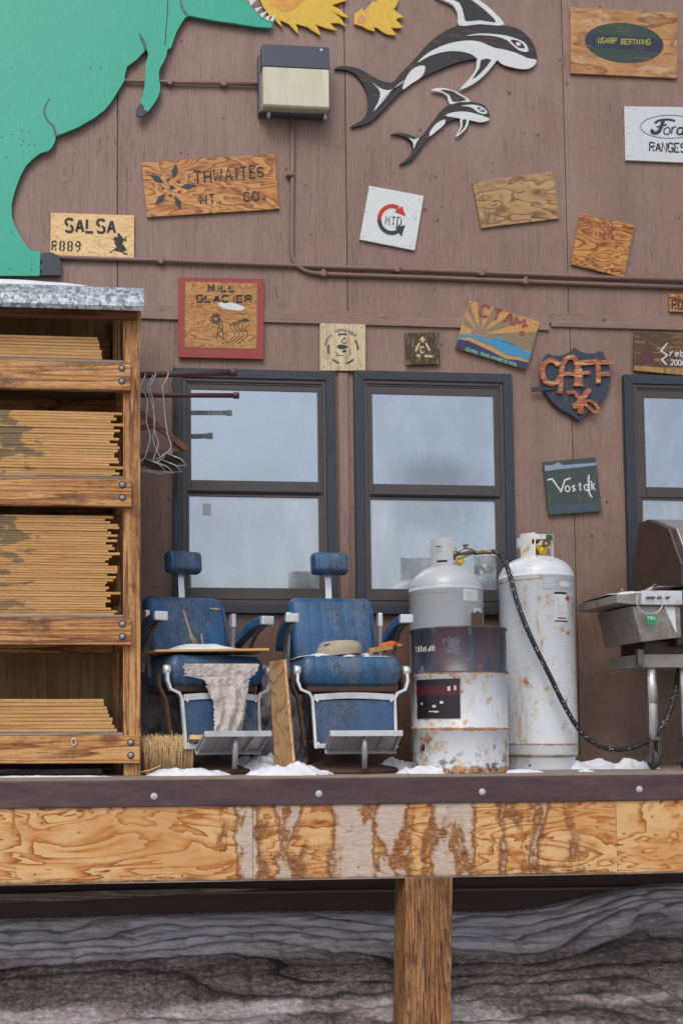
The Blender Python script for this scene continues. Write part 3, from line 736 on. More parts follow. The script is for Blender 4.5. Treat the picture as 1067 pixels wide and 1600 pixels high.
# ================================================================= GROUND
def ground():
    mb = MB()
    def fn(u, v):
        # denser near the deck
        x = (u-.5); x = math.copysign(abs(x*2)**3, x)*1200; y = 60-(v**3)*1400
        h = -1.56+ (mnoise.noise(Vector((x*.4, y*.4, 0)))*.05 if abs(x) < 60 and y > -60 else 0)
        return (x, y, h)
    mb.grid(fn, 160, 120); struct(mb.build('ground', M_GROUND))
    mb = MB()
    def hf(u, v):
        a = R(150+240*u+ -30); rr = 420+v*420
        x = math.sin(a)*rr; y = math.cos(a)*rr
        h = (1-abs(v*2-1))**.8*(40+34*mnoise.noise(Vector((u*9, 2, 0)))+18*mnoise.noise(Vector((u*25, v*4, 0))))
        return (x, y, -2+max(0, h)+4*mnoise.noise(Vector((x*.02, y*.02, 0)))*(1-abs(v*2-1)))
    mb.grid(hf, 220, 24); struct(mb.build('hills', M_HILL))
ground()

# snow bank below the deck
def bank():
    prof = [(.03, -.985), (-.04, -1.00), (-.10, -1.05), (-.14, -1.09), (-.22, -1.12), (-.28, -1.17), (-.38, -1.21), (-.46, -1.25), (-.56, -1.30), (-.66, -1.36), (-.80, -1.43), (-.95, -1.485), (-1.2, -1.53), (-1.6, -1.56), (-2.2, -1.60)]
    prof = smooth_poly(prof, 6, False)
    x0, x1 = -1.9, 6.2; nu, nv = 1150, 230
    dirt_dark = []
    NZ = mnoise.noise
    def sm(t): t = max(0., min(1., t)); return t*t*(3-2*t)
    def fn(u, v):
        x = x0+(x1-x0)*u; v = v**.85; t = v*(len(prof)-1); i = min(int(t), len(prof)-2); k = t-i
        y = prof[i][0]*(1-k)+prof[i+1][0]*k; z = prof[i][1]*(1-k)+prof[i+1][1]*k
        right = sm((x-2.7)/1.2)
        q = v*9.5+NZ(Vector((x*.55, v*3, 0)))*1.9+NZ(Vector((x*1.7, v*6, 4)))*.6+NZ(Vector((x*4.5, v*12, 9)))*.14+right*NZ(Vector((x*1.3, v*5, 8)))*2.2
        L = math.floor(q); f = q-L
        ph = NZ(Vector((L*7.3, 1.5, 0)))*9
        c = x*(2.1+1.4*abs(NZ(Vector((L*3.1, 9, 0)))))+ph+NZ(Vector((x*1.4, L*2.7, 2)))*.9; cf = c-math.floor(c)
        lobe = math.sin(math.pi*cf)**.6
        bulge = (math.sin(math.pi*f**.75)**.7)
        fade = sm((-y+.01)*9)*sm((y+1.75)*1.6)
        out = (.060*bulge*(.55+.45*lobe)+.018*NZ(Vector((x*6, v*30, 3))))*fade
        up = (.035*(1-f)*bulge*lobe+.012*NZ(Vector((x*9, v*40, 6))))*fade
        rise = .06*NZ(Vector((x*.5, 3, 0)))+.16*right*sm((y+.9)*1.3)
        zz_ = z+rise*sm((y+1.3)*1.2)+up
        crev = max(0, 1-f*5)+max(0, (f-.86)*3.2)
        dv = .02+.20*v+.36*crev*fade*(.4+.6*abs(NZ(Vector((x*1.3, L*3.7, 5))))*2)+.18*max(0, .35-lobe)  # dirt growing downslope, plus darkening painted into crevices and between lobes
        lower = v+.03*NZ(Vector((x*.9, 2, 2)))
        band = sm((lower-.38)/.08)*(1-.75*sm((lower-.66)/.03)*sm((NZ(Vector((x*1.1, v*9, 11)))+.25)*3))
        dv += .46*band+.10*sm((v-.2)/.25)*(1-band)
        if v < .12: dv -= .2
        dirt_dark.append(max(0, dv))
        return (x, y-out, zz_+NZ(Vector((x*34, y*34, z*34)))*.004)
    mb = MB(); mb.grid(fn, nu, nv)
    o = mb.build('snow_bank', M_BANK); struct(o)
    at = o.data.attributes.new('dirt_dark', 'FLOAT', 'POINT'); at.data.foreach_set('value', dirt_dark)
bank()

# ================================================================= BUILDING
bld = empty('building', (0, .1, -1.6), 'brown painted plywood-sided building with dark framed windows, covered in wooden signs', 'building')
XL, XR = X(-900, 500, 0), X(1900, 500, 0)
ZT = 6.4
MB().box(XL, XR, .014, 3.2, -1.6, ZT).build('wall', M_DARK, bld)
# top edge of the low siding / trim line
def trim_z(px, top): return Z(px, (478+(px-220)*.0215) if top else (500+(px-220)*.020), -.02)
ztr = Z(533, 497, 0)
upx = [X(p, 250, -.01) for p in (184, 540.5, 882.5)]
wp = upx[1]-upx[0]
xs = [XL, upx[0]-2*wp, upx[0]-wp]+upx+[upx[2]+wp*(i) for i in (1, 2, 3)]+[XR]
xs = sorted(xs)
g_ = .0028
for a, b in zip(xs, xs[1:]):
    if b-a < .05: continue
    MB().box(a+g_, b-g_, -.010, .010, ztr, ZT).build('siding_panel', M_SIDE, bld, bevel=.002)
# low panels, window openings closed off behind the windows
lo = [XL, X(184, 800, 0), X(541, 800, 0), X(898, 850, 0), X(1240, 800, 0), XR]
for a, b in zip(lo, lo[1:]):
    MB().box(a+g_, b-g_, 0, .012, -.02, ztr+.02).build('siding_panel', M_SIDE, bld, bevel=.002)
# belt trim boards
for a, b in ((-300, 219), (220, 858), (861, 1500)):
    xa, xb = X(a, 490, -.02)+.002, X(b, 500, -.02)-.002
    zt0, zb0 = Z((a+b)/2, 478+((a+b)/2-220)*.0215, -.025), Z((a+b)/2, 500+((a+b)/2-220)*.0195, -.025)
    dz = 0.0
    MB().add([(xa, -.0195, zb0), (xb, -.0195, zb0), (xb, -.0195, zt0), (xa, -.0195, zt0), (xa, -.0, zb0), (xb, -.0, zb0), (xb, -.0, zt0), (xa, -.0, zt0)],
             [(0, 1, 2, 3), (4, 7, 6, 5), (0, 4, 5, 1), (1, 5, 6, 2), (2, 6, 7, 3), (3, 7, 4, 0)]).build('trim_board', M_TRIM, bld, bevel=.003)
# narrow batten between the first two windows
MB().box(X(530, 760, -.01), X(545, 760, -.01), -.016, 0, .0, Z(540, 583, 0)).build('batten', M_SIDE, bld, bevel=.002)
# base board and skirt under the deck
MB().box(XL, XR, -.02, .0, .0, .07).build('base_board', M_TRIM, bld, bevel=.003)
MB().box(XL, XR, .0, .013, -1.6, -.025).build('skirt_panel', M_SKIRT, bld)

def window(x0, x1, y0, y1, ug, lg, soot=None):
    """px measurements: outer casing, upper glass, lower glass"""
    YC = -.045
    xa, xb = X(x0, (y0+y1)/2, YC), X(x1, (y0+y1)/2, YC); zt, zb = Z((x0+x1)/2, y0, YC), Z((x0+x1)/2, y1, YC)
    cw = 15/229
    root = MB().box(xa+cw-.004, xb-cw+.004, -.006, 0, zb+cw-.004, zt-cw+.004).build('window', M_SASH, bld)
    cs = [('h', [(xa, zt), (xb, zt), (xb-cw, zt-cw), (xa+cw, zt-cw)]), ('h', [(xa+cw, zb+cw), (xb-cw, zb+cw), (xb, zb), (xa, zb)]),
          ('v', [(xa, zb), (xa, zt), (xa+cw, zt-cw), (xa+cw, zb+cw)]), ('v', [(xb-cw, zb+cw), (xb-cw, zt-cw), (xb, zt), (xb, zb)])]
    for k, q in cs:
        m = MB(); m.prism(q, YC, 0); 
        cx = sum(a for a, _ in q)/4; cz = sum(b for _, b in q)/4
        m.build('casing_board', M_CASH if k == 'h' else M_CASV, root, bevel=.004)
        # raised inner lip of the casing
        q2 = []
        for a, b in q:
            mid = ((xa+xb)/2, (zt+zb)/2); inner = (abs(a-xa) > .01 and abs(a-xb) > .01)
            q2.append((a, b))
    ia, ib, it, ic = xa+cw, xb-cw, zt-cw, zb+cw
    def frame(a, b, c, d, wl, wr, wt, wb, y0_, y1_, nm, mt=M_SASH, bv=.003):
        m = MB()
        m.box(a, a+wl, y0_, y1_, c, d); m.box(b-wr, b, y0_, y1_, c, d)
        m.box(a+wl, b-wr, y0_, y1_, d-wt, d); m.box(a+wl, b-wr, y0_, y1_, c, c+wb)
        return m.build(nm, mt, root, bevel=bv)
    k = .026
    frame(ia, ib, ic, it, k, k, k, .035, -.034, -.006, 'outer_frame')
    frame(ia+k, ib-k, ic+.035, it-k, .014, .014, .014, .010, -.026, -.006, 'track')
    Yg = -.016
    uz0, uz1 = Z((x0+x1)/2, ug[3], Yg), Z((x0+x1)/2, ug[1], Yg); ux0, ux1 = X(ug[0], (ug[1]+ug[3])/2, Yg), X(ug[2], (ug[1]+ug[3])/2, Yg)
    Yl = -.024
    lz0, lz1 = Z((x0+x1)/2, lg[3], Yl), Z((x0+x1)/2, lg[1], Yl); lx0, lx1 = X(lg[0], (lg[1]+lg[3])/2, Yl), X(lg[2], (lg[1]+lg[3])/2, Yl)
    fr = .030
    # upper sash
    m = MB(); a, b, c, d = ia+k+.014, ib-k-.014, uz0-.075, it-k-.014
    m.box(a, ux0, -.022, -.008, c, d); m.box(ux1, b, -.022, -.008, c, d); m.box(ux0, ux1, -.022, -.008, uz1, d); m.box(ux0, ux1, -.030, -.008, c, uz0)
    m.build('upper_sash', M_SASH, root, bevel=.003)
    m = MB(); a, b, c, d = ia+k-.002, ib-k+.002, ic+.03, lz1+.012
    m.box(a, lx0, -.038, -.012, c, d); m.box(lx1, b, -.038, -.012, c, d); m.box(lx0, lx1, -.034, -.012, lz1, d); m.box(lx0, lx1, -.040, -.012, c, lz0)
    m.build('lower_sash', M_SASH, root, bevel=.003)
    m = MB(); m.box(ux0-.03, ux1+.03, -.0315, -.0295, uz0-.085, uz0-.077); m.build('gasket', M_DARK, root)
    for (a, b, c, d, yy, st) in ((ux0, ux1, uz0, uz1, Yg, 0), (lx0, lx1, lz0, lz1, Yl, 1)):
        cx, cz = (a+b)/2, (c+d)/2
        vs = []; r = .008
        for (ex, ez, s0) in ((b-r, d-r, 0), (a+r, d-r, 90), (a+r, c+r, 180), (b-r, c+r, 270)):
            for j in range(4): vs.append((ex+r*math.cos(R(s0+30*j)), ez+r*math.sin(R(s0+30*j))))
        p = MB(); p.prism([(a-.004, c-.004), (b+.004, c-.004), (b+.004, d+.004), (a-.004, d+.004)], yy, yy+.005)
        wl_ = wloc(root)
        p.v = [q-Vector((cx, 0, cz)) for q in p.v]
        off = wl_; p.v = [q+off for q in p.v]
        o = p.build('pane', M_GLASS, root); o['frost'] = .42 if st else .08; o.location = Vector((cx, 0, cz))-off
        if soot: o['soot'] = soot[st][0]; o['soot_z'] = soot[st][1]
        else: o['soot'] = 0.; o['soot_z'] = 0.
    return root
w1 = window(271, 526, 577, 958, (299, 611, 496, 752), (296, 777, 498, 919), ((.25, -.32), (.15, .1)))
w2 = window(556, 804, 581, 960, (582, 618, 771, 758), (579, 782, 774, 921), ((1.2, -.26), (.7, .24)))
w3 = window(980, 1232, 588, 966, (1007, 624, 1205, 763), (1004, 783, 1207, 925))
# paper stickers inside the first window
MB().box(X(317, 790, -.026), X(330, 790, -.026), -.0262, -.0244, Z(320, 805, -.026), Z(320, 787, -.026)).build('window_sticker', M_STICKG, w1)

# ================================================================= DECK
YF = -1.20
deck = empty('deck', (2, -.6, -1.6), 'raised plywood-fronted deck with a rust-brown steel edge along the building', 'deck')
zc1 = Z(533, 1256, YF)          # bottom of steel
nb = 8
for i in range(nb):
    ya = YF+.004+(i)*(1.196/nb); yb = ya+1.196/nb-.006
    MB().box(XL+.4, XR-.4, ya, yb, -.038, 0.).build('deck_board', M_DECKT, deck, bevel=.003)
dz = .010  # the edge rises a touch to the right
def slopebox(x0, x1, y0, y1, z0, z1, k=.0035, c=2.0):
    m = MB(); m.box(x0, x1, y0, y1, z0, z1)
    for v in m.v: v.z += (v.x-c)*k
    return m
c = slopebox(XL+.4, XR-.4, YF-.022, YF, zc1, -.012); c.build('steel_edge', M_CHAN, deck, bevel=.006, seg=3)
slopebox(XL+.4, XR-.4, YF-.012, YF+.003, -.016, -.002).build('edge_board', M_DECKT, deck, bevel=.003)
zb1 = Z(533, 1371, YF)
fx = [XL+.4, X(395, 1300, YF), X(962, 1300, YF), XR-.4]
for a, b in zip(fx, fx[1:]):
    slopebox(a+.0012, b-.0012, YF-.006, YF+.012, zb1, zc1+.004).build('fascia_panel', M_FASC, deck, bevel=.0015)
slopebox(XL+.4, XR-.4, YF-.004, YF+.03, zb1-.008, zb1-.001).build('fascia_lip', M_GREYW, deck)
MB().box(XL+.4, XR-.4, YF+.02, YF+.065, zb1+.03, -.04).build('rim_joist', M_POST, deck)
MB().box(XL+.4, XR-.4, -.06, -.005, -.42, -.04).build('ledger_beam', M_SKIRT, deck)
for i in range(20):
    x = XL+.7+i*.62
    if x > XR-.5: break
    MB().box(x, x+.04, YF+.066, -.061, -.32, -.04).build('joist', M_SKIRT, deck)
for px, py in ((241, 1244), (498, 1240), (753, 1237), (998, 1233)):
    p = P(px, py, YF-.022)
    m = MB(); m.lathe([(0, 0), (.019, 0), (.019, .003), (0, .003)], (0, 0, 0), 20, smooth=False)
    m.lathe([(.0, .003), (.012, .003), (.012, .010), (.009, .013), (0, .013)], (0, 0, 0), 6, smooth=False)
    m.v = [Vector((p.x+v.x, p.y-v.z, p.z+v.y)) for v in m.v]
    m.build('bolt', M_WIRE, deck)
for px, py in ((60, 1272), (145, 1270), (285, 1368), (640, 1262), (700, 1262), (140, 1366), (800, 1260), (455, 1268), (1000, 1256), (560, 1355), (55, 1366), (226, 1268), (920, 1352)):
    p = P(px, py, YF-.0065); m = MB(); m.lathe([(0, 0), (.006, 0), (.005, .0015), (0, .0015)], (0, 0, 0), 8, smooth=False)
    m.v = [Vector((p.x+v.x, p.y-v.z, p.z+v.y)) for v in m.v]; m.build('screw', M_ZINC, deck)
# post under the fascia (leans a little)
pt = [P(622, 1370, YF-.02), P(706, 1370, YF-.02), P(701, 1640, YF-.02), P(612, 1640, YF-.02)]
ptop = zb1-.006
def post(xa, xb, xa2, xb2):
    m = MB(); zb_ = -1.75; y0, y1 = YF-.015, YF+.20
    t = [(xa, y0, ptop), (xb, y0, ptop), (xb, y1, ptop), (xa, y1, ptop)]; b_ = [(xa2, y0, zb_), (xb2, y0, zb_), (xb2, y1, zb_), (xa2, y1, zb_)]
    m.add(t+b_, [(0, 1, 2, 3)[::-1], (4, 5, 6, 7), (0, 4, 5, 1)[::-1], (1, 5, 6, 2)[::-1], (2, 6, 7, 3)[::-1], (3, 7, 4, 0)[::-1]])
    m.build('support_post', M_POST, deck, bevel=.005, seg=3)
post(X(633, 1375, YF), X(706, 1375, YF), X(627, 1640, YF), X(702, 1640, YF)-.005)
post(X(-560, 1375, YF), X(-487, 1375, YF), X(-560, 1640, YF), X(-487, 1640, YF))
post(X(1700, 1375, YF), X(1773, 1375, YF), X(1700, 1640, YF), X(1773, 1640, YF))
# a board and a pipe lying on the bank against the skirt
o = MB().prism(xz([(-120, 1399), (60, 1396), (180, 1391), (320, 1388), (430, 1389), (320, 1395), (180, 1404), (60, 1410), (-120, 1412)], -.12), -.12, -.09).build('loose_board', M_GREYW, bld, bevel=.003)
MB().tube([P(-60, 1408, -.05), P(120, 1402, -.05), P(240, 1396, -.05), P(640, 1391, -.05), P(1100, 1386, -.05)], .010).build('drain_pipe', simple('pale_dirty_pipe', (120, 110, 100)), bld)

# ================================================================= CONDUITS AND LAMP
def conduit(name, pts, r, label, clips=()):
    q = [P(a, b, -.032) for a, b in pts]
    e = empty(name, q[0], label, 'pipe', 'conduits on the siding')
    MB().tube(q, r, 12).build('pipe', M_COND, e)
    for a, b, vert in clips:
        p = P(a, b, -.032); m = MB()
        if vert: m.box(p.x-.035, p.x+.022, p.y-r-.004, -.011, p.z-.012, p.z+.012)
        else: m.box(p.x-.012, p.x+.012, p.y-r-.004, -.011, p.z-.022, p.z+.030)
        m.build('pipe_clip', M_COND, e, bevel=.003)
        if vert: MB().tube([p+Vector((0, 0, -.02)), p+Vector((0, 0, .02))], r*1.35).build('coupling', M_COND, e)
        else: MB().tube([p+Vector((-.03, 0, 0)), p+Vector((.03, 0, 0))], r*1.3).build('coupling', M_COND, e)
conduit('conduit', [(150, 125), (300, 129), (409, 132)], .0125, 'brown conduit running level from behind the green dinosaur to the wall lamp', [(266, 129, 0), (350, 131, 0)])
bend = smooth_poly([(457, 398), (459, 408), (468, 418), (482, 425), (500, 428)], 5, False)
conduit('conduit', [(457, 178), (457, 290), (456, 390)]+bend+[(700, 435), (900, 443), (1150, 452)], .0145, 'brown conduit dropping from the wall lamp and bending right below the long straight one', [(455, 273, 1), (505, 428, 0), (820, 440, 0)])
conduit('conduit', [(60, 401), (250, 407), (480, 416), (700, 424), (900, 432), (1150, 441)], .0145, 'long brown conduit running under the pale dancer sign to the right', [(252, 408, 0), (752, 427, 0), (620, 421, 0)])

YLf = -.175
lp = empty('wall_lamp', P(460, 125, -.01), 'boxy grey wall lamp with a yellowed ribbed lens above the conduit', 'lamp')
xa, xb = X(410, 125, YLf), X(515, 125, YLf); za, zb_ = Z(460, 172, YLf), Z(460, 69, YLf); zm = Z(460, 106, YLf)
m = MB(); m.box(xa-.012, xb+.012, -.075, -.012, Z(460, 179, -.075), zb_+.008-.02); m.build('back_box', M_LAMPB, lp, bevel=.012, seg=3)
m = MB(); m.prismx([(-.075, zm), (-.075, zb_), (YLf+.012, zb_), (YLf, zb_-.012), (YLf-.004, zm)], xa, xb); m.build('hood', M_LAMPB, lp, bevel=.006, seg=2)
m = MB(); m.prismx([(-.075, zm-.002), (YLf-.002, zm-.002), (YLf-.002, Z(460, 165, YLf)), (YLf+.012, Z(460, 165, YLf)-.010), (-.0745, Z(460, 176.5, -.075))], xa+.004, xb-.004); m.build('lens', M_LENS, lp, bevel=.004)
p = P(502, 78, YLf); m = MB(); m.lathe([(0, 0), (.011, 0), (.009, .003), (0, .003)], (0, 0, 0), 20); m.v = [Vector((p.x+v.x, YLf+.001-v.z, p.z+v.y)) for v in m.v]; m.build('photocell', M_STICK, lp)
for q in (420, 508):
    m = MB(); x_ = X(q, 180, -.09); m.box(x_-.01, x_+.01, -.1, -.07, Z(460, 183, -.1), Z(460, 176, -.1)); m.build('lens_clip', M_WIRE, lp, bevel=.003)

# ================================================================= SIGNS
YB = -.031      # front face of sign boards
YP = YB-.0012   # paint
def board(name, corners, m, label, cat='sign', th=.013, bow=None, group=None, Y=YB):
    q = xz(corners, Y); cx = sum(a for a, _ in q)/len(q); cz = sum(b for _, b in q)/len(q)
    e = empty(name, (cx, 0, cz), label, cat, group)
    MB().prism(q, Y, Y+th).build('board', m, e, bevel=.0012)
    # packing block behind so that the board is fixed to the wall
    MB().box(cx-.03, cx+.03, Y+th, -.008, cz-.03, cz+.03).build('backing_block', M_BROWNW, e)
    return e
def nails(e, pts, r=.004, Y=YP):
    for a, b in pts:
        p = P(a, b, Y+.001); m = MB(); m.lathe([(0, 0), (r, 0), (r*.7, .002), (0, .002)], (0, 0, 0), 8, smooth=False)
        m.v = [Vector((p.x+v.x, p.y-v.z, p.z+v.y)) for v in m.v]; m.build('nail', M_RUSTB, e)
def lay(e, name, m, fn):
    mb = MB(); fn(mb); 
    # make every face look at the viewer side
    if not mb.v: return None
    o = mb.build(name, m, e)
    if name in ('small_lettering', 'emblem', 'faded_marks', 'faded_lettering', 'triangle', 'dancers', 'snowflake', 'windmill', 'stream', 'lettering', 'signature', 'script_logo'): o['kind'] = 'stuff'
    return o

# --- SALSA
e = board('salsa_sign', [(80, 332), (210, 336.5), (210, 403), (79, 400)], M_SIGN_Y, 'pale plywood sign stencilled SALSA and R889 with a dancing pair')
lay(e, 'lettering', M_INK, lambda b: (text(b, 'SALSA', 103, 362, 11, 20, 4.2, YP, 1.5, .9, 1.5, ent=e, m=M_INK), text(b, 'R889', 82, 391, 6.2, 14, 2.6, YP, 1.5, .8, 2.0, ent=e, m=M_INK)))
def dancers(b):
    flat(b, [(181, 372), (190, 368), (194, 374), (191, 384), (184, 388), (179, 380)], YP)
    flat(b, [(183, 386), (193, 382), (199, 391), (190, 394), (178, 391), (173, 396), (171, 395)], YP-.0003)
    ribbon(b, [(190, 390), (194, 396), (200, 397)], 2.2, YP-.0006); ribbon(b, [(186, 372), (180, 371), (178, 376)], 2, YP-.0006)
    ribbon(b, [(190, 371), (197, 376), (197, 370)], 2.2, YP-.0006)
    flat(b, [(186+2.6*math.cos(t), 367+2.8*math.sin(t)) for t in [k*.7 for k in range(9)]], YP-.0009)
    flat(b, [(182+2.3*math.cos(t), 372+2.3*math.sin(t)) for t in [k*.7 for k in range(9)]], YP-.0012)
lay(e, 'dancers', M_INK, dancers); nails(e, [(84, 337), (206, 341), (84, 396), (206, 399)])
# --- THWAITES
e = board('thwaites_sign', [(222, 254), (429, 240), (437, 326), (230, 339)], M_SIGN_O, 'long varnished plywood sign lettered THWAITES INT. CO. with a black snowflake')
def thw(b):
    xo = 304
    for ch, cwid, dy in zip('THWAITES', (14, 12, 16, 13, 6, 13, 10, 10), (3, 2, 0, -1, -2, -2, -4, -6)):
        text(b, ch, xo, 284+dy-(xo-304)*.02, cwid*.82, 19 if ch != 'S' else 14, 2.7, YP, -3, ent=e, m=M_INK); xo += cwid+2.2
    text(b, 'NT.', 314, 319, 9, 14, 2.6, YP, -4, .9, 1.5, ent=e, m=M_INK); text(b, 'CO.', 382, 314, 9, 13, 2.6, YP, -4, .9, 1.5, ent=e, m=M_INK)
lay(e, 'lettering', M_INK, thw)
def flake(b):
    cx, cy = 269, 293
    for a, l in ((80, 39), (150, 40), (225, 37), (-68, 38), (4, 38)):
        d = (math.cos(R(a)), -math.sin(R(a))); nrm = (-d[1], d[0]); i0 = 13
        tip = (cx+d[0]*l, cy+d[1]*l); bs = (cx+d[0]*i0, cy+d[1]*i0); mid = (cx+d[0]*(i0+l)/2, cy+d[1]*(i0+l)/2)
        flat(b, [bs, (mid[0]+nrm[0]*5.2, mid[1]+nrm[1]*5.2), tip, (mid[0]-nrm[0]*5.2, mid[1]-nrm[1]*5.2)], YP)
    for a in (115, 185, 258, -32, 42):
        x, y = cx+math.cos(R(a))*14, cy-math.sin(R(a))*13
        flat(b, [(x-3.4, y), (x, y-2.4), (x+3.4, y), (x, y+2.4)], YP)
    flat(b, [(cx+4*math.cos(k*.785), cy+3.6*math.sin(k*.785)) for k in range(8)], YP)
lay(e, 'snowflake', M_INKN, flake); nails(e, [(229, 260), (420, 247), (238, 333), (430, 320)])
# --- USABP BERTHING
e = board('berthing_sign', [(891, 11), (1057, 20), (1058, 122), (891, 114)], M_USA, 'cracked varnished board with a dark blue oval lettered USABP BERTHING')
def oval(b, k=1., Y=YP, lo_=-180, hi=180):
    pts = []
    for i in range(48):
        t = 2*math.pi*i/48; u, v = 61.5*k*math.cos(t), 31*k*math.sin(t); a = R(5)
        pts.append((974.5+u*math.cos(a)-v*math.sin(a), 67+u*math.sin(a)+v*math.cos(a)))
    flat(b, pts, Y)
lay(e, 'oval', M_OVAL, lambda b: oval(b))
def ovalg(b):
    up, dn = [], []
    for i in range(21):
        t = R(200+140*i/20); u, v = 60*math.cos(t), 30*math.sin(t); a = R(5); up.append((974.5+u*math.cos(a)-v*math.sin(a), 67+u*math.sin(a)+v*math.cos(a)))
        t = R(20+140*i/20); u, v = 60*math.cos(t), 30*math.sin(t); dn.append((974.5+u*math.cos(a)-v*math.sin(a), 67+u*math.sin(a)+v*math.cos(a)))
    flat(b, up, YP-.0005); flat(b, dn, YP-.0005)
lay(e, 'oval_bands', M_OVALG, ovalg)
lay(e, 'lettering', M_LIME, lambda b: (text(b, 'USABP', 934, 67, 4.3, 8, 1.5, YP-.001, 1, .8, 1.4), text(b, 'BERTHING', 970, 69, 4.3, 8, 1.5, YP-.001, 1, .8, 1.4)))
nails(e, [(899, 14), (901, 19), (1034, 23), (1039, 25), (1048, 28), (904, 100), (1037, 114)])
# --- white oval sign
e = board('ranges_sign', [(975, 166), (1145, 168), (1147, 257), (977, 250)], M_WHITEB, 'white chipped sign with an oval script logo above the stencilled word RANGES')
def ford(b):
    ribbon(b, [(1046+46*math.cos(t), 198+18*math.sin(t)) for t in [2*math.pi*k/40 for k in range(41)]], 1., YP)
lay(e, 'oval_line', M_INKN, ford)
def fordt(b):
    ribbon(b, smooth_poly([(1054, 189), (1046, 187), (1036, 187), (1027, 189), (1022, 193)], 3, False), 3.6, YP)
    ribbon(b, smooth_poly([(1036, 187), (1033, 196), (1029, 205), (1023, 208), (1018, 206), (1019, 202)], 3, False), 5.5, YP-.0003)
    ribbon(b, smooth_poly([(1025, 198), (1034, 197), (1041, 194)], 3, False), 2.5, YP-.0006)
    ribbon(b, smooth_poly([(1042, 199), (1037, 202), (1037, 208), (1042, 210), (1046, 206), (1045, 200), (1042, 199)], 3, False), 2, YP-.0003)
    ribbon(b, smooth_poly([(1050, 198), (1048, 209)], 3, False), 2.2, YP-.0003); ribbon(b, smooth_poly([(1049, 203), (1053, 198), (1056, 199)], 3, False), 1.8, YP-.0006)
    ribbon(b, smooth_poly([(1066, 200), (1060, 200), (1057, 206), (1060, 210), (1066, 208)], 3, False), 3, YP-.0003)
    ribbon(b, smooth_poly([(1076, 186), (1069, 198), (1066, 209), (1072, 210)], 3, False), 4.2, YP-.0006)
lay(e, 'script_logo', M_INKN, fordt)
lay(e, 'lettering', M_INK, lambda b: text(b, 'RANGES', 1014, 236, 7.2, 13.5, 2.4, YP, 2, .9, 1.36, ent=e, m=M_INK))
nails(e, [(980, 169), (990, 171), (982, 209), (981, 244)])
# --- MTD square
e = board('arrow_ring_sign', [(577, 290), (662, 306), (648, 391), (562, 374)], M_WHITE, 'square white sign with letters MTD inside a red and black arrow ring')
def ring(b, a0, a1, n=18):
    ribbon(b, [(612+19.5*math.cos(R(a0+(a1-a0)*k/n)), 343+21*math.sin(R(a0+(a1-a0)*k/n))) for k in range(n+1)], 6.5, YP)
lay(e, 'red_arrow', M_REDD, lambda b: (ring(b, -180, -58), flat(b, [(616, 331), (628, 322), (634, 338)], YP-.0004)))
lay(e, 'black_arrow', M_INKN, lambda b: (ring(b, -180, -302), flat(b, [(617, 355), (633, 352), (627, 370)], YP-.0004)))
lay(e, 'lettering', M_INKN, lambda b: text(b, 'MTD', 602, 351, 6, 13, 1.7, YP, 5, 1., 1.5, ent=e, m=M_INKN))
nails(e, [(582, 295), (655, 312), (572, 331), (650, 342), (567, 370), (641, 385)])
# --- blank ply boards
e = board('bare_plywood_sign', [(738, 284), (864, 268), (874, 341), (752, 356)], M_SIGN_B, 'tilted bare plywood board with faint dark smudges, no readable writing')
lay(e, 'faded_marks', painted('faint_smudge', (96, 84, 66), (150, 120, 80), .8, .5, 'N'), lambda b: (
    [ribbon(b, [(x, y), (x+dx, y+dy)], 1.6, YP) for x, y, dx, dy in ((756, 330, 2, 9), (763, 327, 2, 12), (768, 322, 10, -3), (775, 326, 2, 12), (780, 305, 6, 4), (806, 302, 14, -3), (770, 316, 6, -3), (800, 306, 4, 6), (836, 296, 8, 4), (836, 315, 10, 5))]))
nails(e, [(745, 290), (857, 275), (759, 349), (866, 335)])
e = board('tilted_orange_sign', [(906, 333), (991, 352), (974, 433), (892, 413)], M_SIGN_O, 'tilted orange plywood square with worn-away dark red stencil letters at its top')
lay(e, 'faded_lettering', M_PURP, lambda b: (
    [ribbon(b, [(x, y+(x-915)*.22), (x-1.2, y+h+(x-915)*.22)], 1.9, YP) for x, y, h in [(914, 343, 7), (920, 343, 5), (925, 344, 8), (932, 342, 8), (938, 343, 7), (944, 342, 8), (950, 343, 6), (956, 341, 8), (913, 358, 9), (919, 358, 9), (925, 357, 8), (931, 358, 9), (937, 357, 9), (944, 358, 9), (950, 357, 8), (956, 356, 9), (962, 354, 5)]],
    [ribbon(b, [(x, y+(x-915)*.22), (x+4, y+1+(x-915)*.22)], 1.7, YP-.0004) for x, y in [(914, 344), (932, 346), (944, 343), (919, 362), (937, 359), (950, 358)]]))
nails(e, [(912, 339), (984, 357), (898, 409), (970, 427)])
